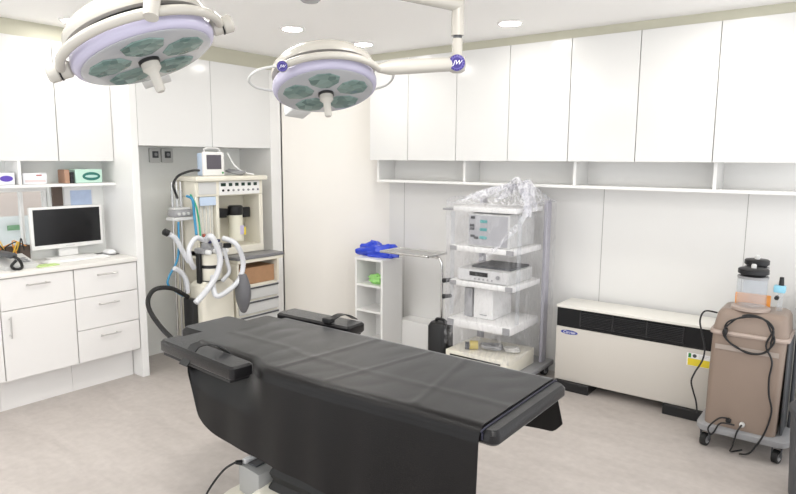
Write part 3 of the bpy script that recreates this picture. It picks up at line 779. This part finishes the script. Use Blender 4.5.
tag(coil((3.50,1.74,.205), .038, 3, .006, .0, 3).build('coiled_cable', mat('pale_cable', (.66,.65,.62,1), .4), loc=(3.5,1.75,.205)), 'pale coiled cable at the right of the grey coil on the trolley', 'cable')
e = thing('camera_connector', 'yellow and grey connector plug on the bottom trolley device', 'connector', (3.43,1.97,.205))
MB().cyl((3.40,1.99,.235),(3.43,1.945,.235),.029).build('plug', mat('mustard', (.62,.50,.15,1), .4), e)
MB().cyl((3.385,2.015,.231),(3.398,1.993,.231),.024).build('tip', DGREY, e)
# the plastic film: a loose tent with a bunched peak
def film_pt(u, v):
    # u runs round the tower from the back left, over the front, to the back right; v from hem to crown
    per = [(3.83,2.140),(3.60,2.138),(3.40,2.130),(3.312,2.118),(3.306,2.0),(3.304,1.88),(3.308,1.76),(3.318,1.645),(3.42,1.622),(3.58,1.620),(3.72,1.622),(3.85,1.630)]
    q = u*(len(per)-1); i = min(int(q), len(per)-2); f = q-i; f = f*f*(3-2*f)*.5+f*.5
    x = per[i][0]+(per[i+1][0]-per[i][0])*f; y = per[i][1]+(per[i+1][1]-per[i][1])*f
    pk = Vector((3.60, 1.76, 1.285))
    hv = .68
    w_ = Vector((x*4, y*4, v*3))
    n1 = noise.noise(w_*2.2); n2 = noise.noise(w_*6.5+Vector((3,1,7)))
    if v < hv:
        s_ = v/hv; z = .22+.05*math.sin(u*9)+(1.155-.22)*s_
        if u < .28: z = z + .42*(1-u/.28)*(1-s_)      # the left flank is shorter
        d_ = Vector((x-3.58, y-1.89, 0)).normalized()
        flare = (.006*n1+.004*n2)*(1 if s_ < .97 else .5)
        pull = -.014*math.sin(PI*s_)
        p = Vector((x, y, z)) + d_*(max(flare+.006, .0)+.004+pull*.2)
        if u > .62 and u < .72: p += d_*.012*abs(math.sin(s_*9))
        return p
    s_ = (v-hv)/(1-hv)
    base = Vector((x, y, 1.155))
    p = base.lerp(pk, s_**.85*.97)
    rise = .012*math.sin(PI*s_)
    p.z = 1.158+(pk.z-1.158)*(s_**1.9) + rise
    ridge = abs(math.sin(u*34+3*n1))*.036*math.sin(PI*min(1, s_*1.05)) + abs(math.sin(u*71+9*s_))*.014*math.sin(PI*min(1, s_*1.05))
    p += Vector((.012*n2, .014*n1, ridge+.014*n2*s_))
    if p.z < 1.158: p.z = 1.158
    return p
o = MB().sheet(film_pt, 150, 100, .0, mif=lambda u, v: 1 if v > .675 else 0).build('plastic_wrap', [FILM, FILMT], loc=(3.58,1.89,1.1), ang=24)
tag(o, 'crumpled clear plastic film wrapped over the equipment trolley', 'plastic wrap')
# gathered bunch and knotted strands at the right corner
bun = MB()
random.seed(9)
for k in range(9):
    a_ = random.uniform(-.5, .5); r0 = random.uniform(.012, .022)
    p0 = Vector((3.50+random.uniform(-.03,.05), 1.86+random.uniform(-.05,.04), 1.17+random.uniform(0,.02)))
    p1 = Vector((3.58+random.uniform(-.05,.05), 1.75+random.uniform(-.05,.05), 1.295+random.uniform(-.03,.02)))
    p2 = Vector((3.46+random.uniform(-.06,.06), 1.622+random.uniform(-.012,.010), 1.12+random.uniform(-.04,.03)))
    bun.tube([p0, p1, (p1+p2)/2+Vector((0,0,.04)), p2], lambda s_, r0=r0: r0*(.5+.8*math.sin(PI*min(1,max(0,s_))))*(1+.3*math.sin(s_*23)), n=8, smooth=6, flat=.45)
tag(bun.build('plastic_bunch', FILMT, loc=(3.5,1.75,1.16), ang=30), 'gathered folds of plastic film knotted at the top of the wrapped trolley', 'plastic wrap')
tail = MB().sheet(lambda u, v: (3.312+.09*(1-u)**1.6+.004*math.sin(u*19+v*4), 1.618+.26*u**1.5+(v-.5)*.045*(1-.3*u), 1.13-.32*u+.006*math.sin(u*13+v*3)), 30, 6, 0)
tag(tail.build('plastic_tail', FILMT, loc=(3.33,1.75,1.0), ang=30), 'twisted tail of plastic film crossing the trolley corner', 'plastic wrap')

# black case left of the trolley
t = thing('black_case', 'black upright case on the floor between the tray stand and the trolley', 'case', (3.40, 2.218, 0))
MB().rrloft([(3.340,3.465,2.150,2.285,.002,.03),(3.335,3.47,2.146,2.29,.02,.035),(3.335,3.47,2.146,2.29,.325,.035),(3.35,3.455,2.16,2.275,.352,.03)],5).build('body', BLACK, t)
MB().tube([(3.40,2.185,.351),(3.40,2.19,.368),(3.40,2.245,.368),(3.40,2.25,.351)], .010, n=8, smooth=4).build('handle', BLACK, t)

# ------------------------------------------------------------------ white shelf unit in the corner
t = thing('shelf_unit', 'small white open shelf unit with two shelves at the angled corner wall', 'shelf unit', (3.64, 2.93, 0))
SX0, SX1, SY0, SY1, SZ = 3.50, 3.74, 2.795, 3.062, .695
MB().box(SX0, SX1, SY0, SY0+.018, 0, SZ-.019, .001, 1).build('side_panel', WHITE_M, t)
MB().box(SX0, SX1, SY1-.018, SY1, 0, SZ-.019, .001, 1).build('side_panel', WHITE_M, t)
MB().box(SX0-.002, SX1, SY0-.001, SY1+.001, SZ-.0185, SZ, .001, 1).build('top_panel', WHITE_M, t)
MB().box(SX1-.012, SX1-.001, SY0+.0185, SY1-.0185, .002, SZ-.0195).build('back_panel', WHITE_M, t)
for z in (.045, .30, .495): MB().box(SX0+.003, SX1-.0125, SY0+.0185, SY1-.0185, z-.016, z).build('shelf', WHITE_M, t)
BAGB = mat('blue_film', (.03,.07,.62,1), .22, spec=.7)
def lump(c, sx, sy, sz, seed, m_, name, amp=.35, nu=30, nv=18, zmin=0):
    mb = MB(); rings = []
    for j in range(nv+1):
        ph = PI*j/nv; ring = []
        for i in range(nu):
            th = 2*PI*i/nu; dv_ = Vector((math.sin(ph)*math.cos(th), math.sin(ph)*math.sin(th), math.cos(ph)))
            k = 1+amp*noise.noise(dv_*2.1+Vector((seed,0,0)))+amp*.6*abs(noise.noise(dv_*5+Vector((0,seed,0))))
            p = Vector((c[0]+dv_.x*sx*k, c[1]+dv_.y*sy*k, c[2]+dv_.z*sz*k)); p.z = max(p.z, zmin)
            ring.append(p)
        rings.append(ring)
    return mb.ring_loft(list(reversed(rings))).build(name, m_, loc=(c[0], c[1], zmin), ang=32)
tag(lump((3.635,2.945,.728), .075, .170, .066, 1.3, BAGB, 'plastic_bag', .5, zmin=SZ+.0015), 'crumpled blue plastic bag on top of the small white shelf unit', 'bag')
tag(lump((3.575,2.905,.532), .034, .062, .034, 7.7, mat('green_film', (.35,.72,.22,1), .35), 'plastic_bag', .6, 28, 16, zmin=.4965), 'crumpled light green bag on the upper shelf of the shelf unit', 'bag')
o = MB().box(3.745, 3.895, 2.55, 2.835, 0, .202, .002, 1).build('storage_box', WHITE_M, loc=(3.8,2.69,0)); tag(o, 'low plain white box on the floor against the right wall', 'box')

# instrument stand with steel tray
t = thing('instrument_stand', 'steel instrument stand with a flat tray in front of the shelf unit', 'instrument stand', (3.52, 2.29, 0))
tr = MB(); tz = .773
tr.box(3.395,3.62,2.32,2.73,tz,tz+.004,.001,1)
rim = [(3.395,2.32),(3.62,2.32),(3.62,2.73),(3.395,2.73),(3.395,2.32)]
tr.build('tray', STEEL, t)
rm = MB()
for p, q_ in zip(rim, rim[1:]): rm.cyl((p[0],p[1],tz+.006),(q_[0],q_[1],tz+.006),.008,n=10)
rm.build('tray_rim', CHROME, t)
MB().tube([(3.52,2.70,tz-.012),(3.52,2.37,tz-.012),(3.52,2.312,tz-.022),(3.52,2.293,tz-.06),(3.52,2.29,tz-.12)], .0095, n=10, smooth=5).build('tray_support', CHROME, t)
MB().cyl((3.52,2.29,.30),(3.52,2.29,tz-.10),.0095).build('upper_pole', CHROME, t)
MB().cyl((3.52,2.29,.035),(3.52,2.29,.299),.012).build('lower_pole', mat('dark_steel', (.12,.12,.12,1), .3, metal=.6), t)
MB().box(3.47,3.68,2.28,2.30,.012,.034,.004,1).box(3.505,3.535,2.301,2.66,.012,.034,.004,1).build('base', STEEL, t)

# ------------------------------------------------------------------ anaesthesia machine in the alcove
t = thing('anaesthesia_machine', 'cream anaesthesia machine with drawers and worktop standing in the alcove', 'anaesthesia machine', (2.80, 3.75, 0))
AF = 3.60
body = MB()
body.box(2.50,3.08,3.78,3.86,.10,1.27,.006,2)                      # rear column
body.box(2.50,3.08,AF,3.7795,1.165,1.27,.004,1)                   # head block
body.box(2.50,2.525,AF,3.7795,.76,1.1645,.004,1)
body.box(3.045,3.08,AF,3.7795,.76,1.1645,.004,1)
body.box(2.665,2.69,AF,3.7795,.80,1.1645,.004,1)
body.box(2.50,3.08,AF-.002,3.7795,.745,.80,.004,1)
body.build('cabinet', CREAM, t)
MB().box(2.485,3.10,3.565,3.80,1.2705,1.303,.006,2).build('top_shelf', CREAM, t)
pn = MB().box(2.69,3.045,AF-.006,AF-.0005,1.172,1.265,.001,1).build('gauge_panel', WHITE_M, t)
for k in range(6): MB().box(2.715+k*.055-(.012 if k == 0 else 0),2.745+k*.055,AF-.009,AF-.0065,1.232,1.254,.001,1).build('display', mat('display_green', (.01,.035,.025,1), .3) if k == 0 else bpy.data.materials['display_green'], pn)
for k in range(8): MB().lathe([(.008,0),(.008,.006),(.005,.010)], (2.72+k*.044,AF-.0065,1.203), (0,-1,0), 14).build('knob', BLACK if k < 2 else GREY, pn)
MB().box(2.525,2.665,AF-.006,AF-.0005,1.18,1.262,.001,1).build('name_panel', LGREY, t)
fm = MB().box(2.53,2.66,AF+.03,AF+.05,.86,1.16,.002,1).build('flowmeter_panel', CREAM, t)
hp = MB().box(2.53,2.66,AF-.004,AF+.002,1.105,1.163,.001,1).build('flow_label', BLUEP, t)
for k in range(4): MB().cyl((2.55+k*.030,AF+.02,.88),(2.55+k*.030,AF+.02,1.10),.009,n=12).build('flow_tube', CLEAR, fm)
for k in range(2): MB().lathe([(.012,0),(.012,.016)], (2.57+k*.05,AF+.03,.90), (0,-1,0), 14).build('flow_knob', mat('flow_knob_red', (.45,.12,.08,1), .4) if k == 0 else bpy.data.materials['flow_knob_red'], fm)
# worktop and drawer tower
MB().box(2.70,3.13,3.43,3.598,.722,.744,.006,2).build('worktop', mat('grey_worktop', (.20,.20,.21,1), .35), t)
MB().box(2.705,3.125,3.436,3.598,.698,.7215,.003,1).build('worktop_edge', CREAM, t)
dt = MB()
dt.box(2.70,3.08,3.46,3.777,.10,.535,.004,1); dt.box(2.70,2.715,3.44,3.777,.5355,.6975); dt.box(3.066,3.08,3.44,3.777,.5355,.6975); dt.box(3.09,3.105,3.50,3.53,.03,.6975)
dt.build('drawer_tower', CREAM, t)
for k in range(4):
    z0 = .125+k*.102; dr = MB().box(2.715,3.078,3.445,3.459,z0,z0+.088,.003,1).build('drawer', LGREY, t)
    MB().box(2.72,3.074,3.438,3.4445,z0+.074,z0+.086,.002,1).build('pull', DGREY, dr)
for x, y in ((2.56,3.82),(3.02,3.82),(3.04,3.50),(2.74,3.50)):
    MB().lathe([(.01,-.015),(.04,-.015),(.04,.015),(.01,.015)], (x,y,.04), (1,0,0), 20).build('caster', BLACKR, t)
MB().box(2.52,3.06,3.46,3.86,.082,.0995,.004,1).build('base_plate', GREY, t)
# absorber assembly at front left
MB().rrloft([(2.42,2.68,3.44,3.60,.12,.03),(2.42,2.68,3.44,3.60,.585,.03),(2.45,2.65,3.46,3.58,.612,.02)],4).build('absorber_base', CREAM, t)
AX, AY = 2.525, 3.49
MB().lathe([(.066,.617),(.070,.627),(.070,.700)], (AX,AY,0), (0,0,1), 32).build('soda_lime_canister', CREAM, t)
MB().lathe([(.070,.722),(.070,.790),(.063,.796)], (AX,AY,0), (0,0,1), 32).build('soda_lime_canister', CREAM, t)
MB().lathe([(.072,.7005),(.072,.7215)], (AX,AY,0), (0,0,1), 32).build('canister_seal', BLACK, t)
MB().lathe([(.074,.6125),(.074,.6165)], (AX,AY,0), (0,0,1), 32).build('canister_seal', BLACK, t)
MB().box(AX-.098,AX-.076,3.48,3.52,.60,.80,.004,1).build('canister_clamp', BLACK, t)
vm = MB().box(AX-.09,AX+.11,3.45,3.55,.797,.835,.012,2); vm.lathe([(.035,.83),(.035,.862),(.028,.868)], (AX-.03,3.49,0), (0,0,1), 24); vm.lathe([(.030,.83),(.030,.858)], (AX+.06,3.49,0), (0,0,1), 24)
vm.build('valve_block', GREY, t)
MB().box(AX-.04,AX+.05,3.446,3.47,.869,.888,.003,1).build('valve_cover', mat('navy_plastic', (.03,.03,.10,1), .4), t)
MB().box(AX+.07,AX+.12,3.42,3.449,.825,.858,.004,1).build('valve_cover', BLACK, t)
for x in (AX-.06, AX+.0, AX+.075): MB().lathe([(.016,0),(.016,.035),(.012,.04)], (x,3.449,.812), (0,-1,0), 18).build('hose_port', INKW, t)
# vaporiser
va = MB().box(2.705,2.80,3.66,3.72,1.005,1.07,.006,2); va.box(2.80,2.95,3.68,3.72,.015+1.0,1.065,.006,2); va.lathe([(.050,1.02),(.054,1.03),(.054,1.08),(.045,1.088)], (2.872,3.66,0), (0,0,1), 28); va.box(2.93,3.01,3.66,3.70,.995,1.07,.006,2)
va.build('vaporiser_dial', BLACK, t)
MB().lathe([(.055,.835),(.055,.85),(.05,.86),(.05,1.019)], (2.872,3.66,0), (0,0,1), 28).build('vaporiser_body', mat('vapor_cream', (.72,.70,.58,1), .35), t)
MB().box(2.872,2.905,3.6085,3.6105,.88,.945).build('vaporiser_label', mat('lilac_label', (.55,.50,.68,1), .5), t)
MB().box(2.907,2.925,3.613,3.617,.875,.93).build('warning_label', YELLOW, t)
# accessory shelf and rails on the left
MB().box(2.335,2.498,3.60,3.70,1.015,1.038,.004,1).build('side_shelf', LGREY, t)
for x in (2.41, 2.445, 2.475): MB().cyl((x,3.73,.12),(x,3.73,1.268),.008,n=10).build('side_rail', STEEL, t)
mm = thing('oxygen_monitor', 'small grey instrument on the left side shelf of the anaesthesia machine', 'medical device', (2.41,3.65,1.039))
MB().box(2.345,2.48,3.61,3.69,1.0395,1.085,.006,2).build('housing', GREY, mm)
for k in range(3): MB().lathe([(.010,0),(.010,.010)], (2.375+k*.035,3.61,1.06), (0,-1,0), 14).build('knob', LGREY, mm)
MB().box(2.35,2.47,3.615,3.685,1.0855,1.10,.003,1).build('lid', LGREY, mm)
cv = MB().box(2.352,2.42,3.62,3.66,1.1005,1.215,.004,1); 
cv.build('clear_cover', CLEAR, mm)
# things on and in the machine
e = thing('patient_monitor', 'small white patient monitor with a carry handle on top of the anaesthesia machine', 'monitor', (2.67,3.66,1.304))
MB().box(2.585,2.760,3.62,3.64,1.3045,1.468,.008,2).build('front_bezel', WHITE_M, e)
MB().box(2.59,2.755,3.6405,3.70,1.3045,1.46,.010,2).build('housing', BLUEP, e)
MB().box(2.612,2.732,3.6165,3.6195,1.350,1.448,.001,1).build('screen', SCREENG, e)
MB().lathe([(.007,0),(.007,.005)], (2.742,3.6195,1.325), (0,-1,0), 14).build('knob', GREEN, e)
MB().tube([(2.61,3.64,1.468),(2.622,3.64,1.490),(2.72,3.64,1.490),(2.735,3.64,1.468)], .008, n=8, smooth=4).build('handle', LGREY, e)
tag(coil((2.90,3.68,1.304), .052, 4, .006, .25, 6).build('sensor_lead', GREY, loc=(2.90,3.68,1.304)), 'heap of grey sensor leads beside the patient monitor', 'cable')
tag(MB().tube([(2.85,3.70,1.465),(2.862,3.69,1.43),(2.89,3.67,1.37),(2.94,3.63,1.325),(3.01,3.61,1.311)], .0055, n=8, smooth=6).build('white_lead', INKW, loc=(2.9,3.65,1.29)), 'white lead standing up out of the heap of sensor leads', 'cable')
o = MB().box(2.72,3.06,3.47,3.70,.5365,.655,.002,1).build('cardboard_box', CARD, loc=(2.9,3.58,.536)); tag(o, 'brown cardboard box in the open bay under the grey machine worktop', 'box')
# breathing hoses
def hose(pts, r, label, m_=HOSE, name='breathing_hose', corr=.09, k=16, group=None):
    o_ = MB().tube(pts, r, n=12, smooth=k, corr=corr).build(name, m_, loc=pts[0], ang=80)
    return tag(o_, label, 'hose', group)
def PY(px, py, y):
    """world point on the plane at depth y seen at a photo position"""
    r_ = RM @ Vector(((px-398)/622, -(py-247)/622, -1)); k_ = y/r_.y
    return Vector((0,0,H)) + r_*k_
def path(y, *q): return [PY(a_[0], a_[1], y if len(a_) < 3 else a_[2]) for a_ in q]
hose(path(3.34,(206,240,3.40),(212,237),(220,257),(217,274),(207,290),(195.5,303)), .019, 'white corrugated hose arching in front of the canister down to the lower left')
hose(path(3.31,(223,238,3.40),(236,244),(243,261),(240,278),(229,290),(217,296),(213,286,3.36),(213,276,3.40)), .017, 'white corrugated hose making the wide loop at the right over the grey bag')
hose(path(3.38,(205,241,3.405),(196,238),(189,249),(190.5,261),(194,268,3.41)), .015, 'white corrugated hose bulging to the left of the cream canister')
hose(path(3.50,(169,234),(176,239),(182,250),(189,262)), .016, 'white hose slanting down from the black end cap at the left of the machine')
hose(path(3.52,(174,268),(182,273),(186.5,281),(188,293)), .015, 'short white hose curving down at the lower left of the machine')
hose(path(3.40,(224,249),(227,261),(229,272),(222,281)), .013, 'narrow white hose behind the wide loop, right of the canister')
p_ = PY(168, 233.5, 3.50)
o = MB().lathe([(.022,0),(.022,.028),(.014,.034)], p_, (-.7,.1,.4), 18).build('hose_cap', BLACK, loc=p_); tag(o, 'black end cap on the slanting white hose at the left of the machine', 'cap')
hose(path(3.56,(186.5,196,3.60),(192.5,200),(194.5,217),(196.5,235,3.50)), .009, 'teal hose running down beside the flowmeters', HOSEB, 'gas_hose', 0, 8)
hose(path(3.55,(190.5,194.5,3.60),(196,206),(199,222),(200.5,237,3.48)), .006, 'green hose next to the teal hose on the machine', HOSEG, 'gas_hose', 0, 8)
hose(path(3.56,(178.5,222),(178,257),(169,277),(169,286),(183,296)), .007, 'dark blue hose sagging down the left side of the machine', HOSEB, 'gas_hose', 0, 8)
hose(path(3.58,(199,170.5,3.64),(191.5,170.8),(178.6,175.6),(173.3,184.5),(175.3,192.6),(177.5,198,3.64)), .008, 'black cable curving from the patient monitor to the side shelf', BLACK, 'monitor_cable', 0, 10)
hose(path(3.50,(188,297,3.55),(172,288.5),(156,289),(148.5,298),(149.5,310,3.42),(160,326,3.30),(172.5,339,3.18),(186,349,3.06))+[Vector((2.36,2.95,.018)),Vector((2.42,2.85,.018))], .014, 'thick black hose looping from the machine down to the floor', BLACKR, 'vacuum_hose', 0, 10)
o = MB().box(2.375,2.418,3.50,3.60,.18,.50,.006,2).build('side_battery', BLACK, t); 
# breathing bag
def bag_r(s_): return .012+.052*math.sin(PI*min(1, max(0, s_*.94+.06)))**.7
BG = PY(242.5, 274, 3.30)
o = MB().tube([BG+Vector((0,0,-.265*k/8)) for k in range(9)], bag_r, n=18, smooth=3, flat=.7).build('breathing_bag', mat('bag_rubber', (.13,.13,.14,1), .5), loc=BG)
tag(o, 'dark grey rubber breathing bag hanging from the wide white hose', 'breathing bag')

# ------------------------------------------------------------------ desk things
t = thing('computer_monitor', 'white framed flat computer monitor with a black screen on the desk', 'monitor', (1.84, 3.98, .80))
MB().box(1.612,2.052,3.975,4.0,.866,1.126,.006,2).build('bezel', WHITE_M, t)
MB().box(1.630,2.034,3.9715,3.9745,.893,1.110,.001,1).build('screen', SCREEN, t)
MB().box(1.76,1.92,4.0005,4.03,.90,1.05,.01,2).build('back_cover', WHITE_M, t)
MB().box(1.78,1.90,4.003,4.018,.81,.8995,.004,1).box(1.70,1.98,3.93,4.03,.8005,.8105,.004,2).build('stand', WHITE_M, t)
MB().box(1.81,1.865,3.9735,3.9748,.876,.881).build('brand_mark', LGREY, t)
t = thing('keyboard', 'slim white keyboard in front of the computer monitor', 'keyboard', (1.80,3.82,.80))
MB().box(1.62,2.0,3.80,3.885,.8005,.812,.004,2).build('tray', WHITE_M, t)
for r in range(4): MB().box(1.63,1.99,3.806+r*.019,3.821+r*.019,.8122,.8155,.001,1).build('key_row', INKW, t)
o = MB().box(1.985,2.105,3.88,4.01,.8005,.8035,.001,1).build('mouse_mat', BLACK, loc=(2.06,3.93,.8)); tag(o, 'small black mouse mat at the right end of the desk', 'mouse mat')
o = MB().rrloft([(2.035,2.095,3.89,3.98,.804,.02),(2.032,2.098,3.888,3.982,.814,.024),(2.045,2.085,3.90,3.97,.830,.018)]).build('computer_mouse', INKW, loc=(2.065,3.935,.804)); tag(o, 'white computer mouse on the black mat', 'mouse')
t = thing('telephone', 'grey desk telephone at the left picture edge on the worktop', 'telephone', (1.42,3.86,.80))
MB().prism([(3.76,.801),(3.96,.801),(3.96,.862),(3.76,.822)], 1.38, 1.55, 'x').build('base', LGREY, t)
MB().box(1.40,1.45,3.755,3.955,.8655,.895,.012,2).build('handset', DGREY, t)
MB().tube([(1.425,3.75,.878),(1.44,3.72,.86),(1.455,3.73,.815),(1.425,3.745,.808),(1.405,3.735,.83),(1.425,3.72,.86)], .008, n=8, smooth=6).build('cord', BLACK, t)
for r in range(3):
    for c in range(3): MB().box(1.475+c*.02,1.490+c*.02,3.80+r*.03,3.82+r*.03,.8335+r*.006,.8375+r*.006).build('key', GREY, t)
o = MB().box(1.36,1.62,4.015,4.065,.8005,.90,.002,1).build('box', WOOD, loc=(1.5,4.04,.8)); tag(o, 'dark brown flat box under the window at the back of the desk', 'box')
YC = mat('yellow_cable', (.75,.48,.06,1), .4)
for i, (m_, l) in enumerate(((YC, 'yellow network cable tangled behind the telephone'), (BLACK, 'black cable tangled behind the telephone'), (mat('orange_cable', (.72,.30,.05,1), .4), 'orange cable tangled behind the telephone'))):
    random.seed(20+i)
    P = [(1.38+.20*k/9+random.uniform(-.03,.03), 3.988+random.uniform(-.012,.012), .83+.10*abs(math.sin(k*1.25+i))+random.uniform(-.01,.02)) for k in range(10)]
    tag(MB().tube(P, .0036, n=7, smooth=6).build('network_cable', m_, loc=P[0]), l, 'cable')
o = MB().box(-.10,.10,-.07,.07,0,.006,.001,1).build('folder', PAPERG, loc=(0,0,0)); o.location = (1.60,3.775,.8008); o.rotation_euler = (0,0,.12); o.scale = (.6,.55,1)
tag(o, 'pale green folder lying on the desk in front of the monitor', 'folder')
# wall pieces behind the monitor
o = MB().box(1.786,1.848,YW-.02,YW-.001,1.08,1.243,.002,1).build('wall_plaque', WOOD, loc=(1.81,YW,1.1)); tag(o, 'dark brown upright panel on the wall behind the monitor', 'panel')
t = thing('wall_poster', 'pale blue sheet pinned on the wall above the right half of the monitor', 'poster', (1.95,YW,1.15))
MB().box(1.862,2.045,YW-.004,YW-.001,1.08,1.236).build('sheet', PAPERW, t)
MB().box(1.90,2.035,YW-.005,YW-.0042,1.085,1.215).build('picture', mat('poster_blue', (.52,.62,.86,1), .6, var=.25, vscale=14), t)
# boxes on the shelf
def cbox(x0, x1, y0, y1, z1, m_, name, label, cat):
    t_ = thing(name, label, cat, ((x0+x1)/2,(y0+y1)/2,1.2665))
    MB().box(x0,x1,y0,y1,1.267,z1,.003,1).build('carton', m_, t_); return t_
def oval(t_, x, y, z, rx, rz, m_, name='printed_oval', zo=.0002):
    mt_ = FACE_Y((x, y-zo, z)); return MB(mt_).ring_loft([el(rx, rz, 0), el(rx, rz, .0008)]).build(name, m_, t_)
PALE = mat('carton_white', (.80,.81,.84,1), .5)
t_ = cbox(1.42,1.525,3.91,4.03,1.335,PALE,'glove_box','white carton with a purple oval at the left end of the desk shelf','box'); oval(t_, 1.48, 3.91, 1.302, .034, .017, mat('violet_ink', (.12,.07,.45,1), .5))
t_ = cbox(1.568,1.70,3.91,4.03,1.332,PALE,'tissue_box','plain white carton right of the divider on the desk shelf','box')
MB().box(1.578,1.69,3.9090,3.9098,1.278,1.292).build('print_band', mat('pinkish_print', (.72,.62,.62,1), .5), t_); MB().box(1.64,1.67,3.9090,3.9098,1.315,1.322).build('print_mark', mat('red_print', (.45,.10,.08,1), .5), t_)
t_ = cbox(1.802,1.832,3.91,4.0,1.350,mat('brown_carton', (.42,.25,.17,1), .6),'small_carton','narrow brown carton on the desk shelf beside the green box','box')
t_ = thing('tape_roll','small black stacked rolls between the brown and the green carton','tape',(1.848,3.92,1.2665))
for k in range(3): MB().lathe([(.006,0),(.013,0),(.013,.022),(.006,.022)], (1.848,3.92,1.267+.0225*k), (0,0,1), 20).build('roll', BLACK, t_)
t_ = cbox(1.866,2.035,3.91,4.04,1.352,mat('mint_carton', (.50,.70,.60,1), .5),'glove_box','mint green glove box with a dark green oval on the desk shelf','box')
ov = oval(t_, 1.965, 3.91, 1.308, .056, .026, mat('dark_green_ink', (.02,.16,.13,1), .5))
oval(t_, 1.965, 3.91, 1.308, .040, .009, mat('pale_green_ink', (.45,.65,.60,1), .5), 'printed_word', .0012)

# ------------------------------------------------------------------ light
wd = bpy.data.worlds.new('world'); SC.world = wd; wd.use_nodes = True
bg = wd.node_tree.nodes['Background']; bg.inputs['Color'].default_value = (.97,.985,1,1); bg.inputs['Strength'].default_value = 1.0
vs = SC.view_settings
vs.view_transform = 'Standard'; vs.look = 'None'; vs.gamma = 1; vs.use_curve_mapping = False; vs.exposure = 0.97
SC.cycles.use_denoising = True
SC.cycles.max_bounces = 10; SC.cycles.transparent_max_bounces = 24
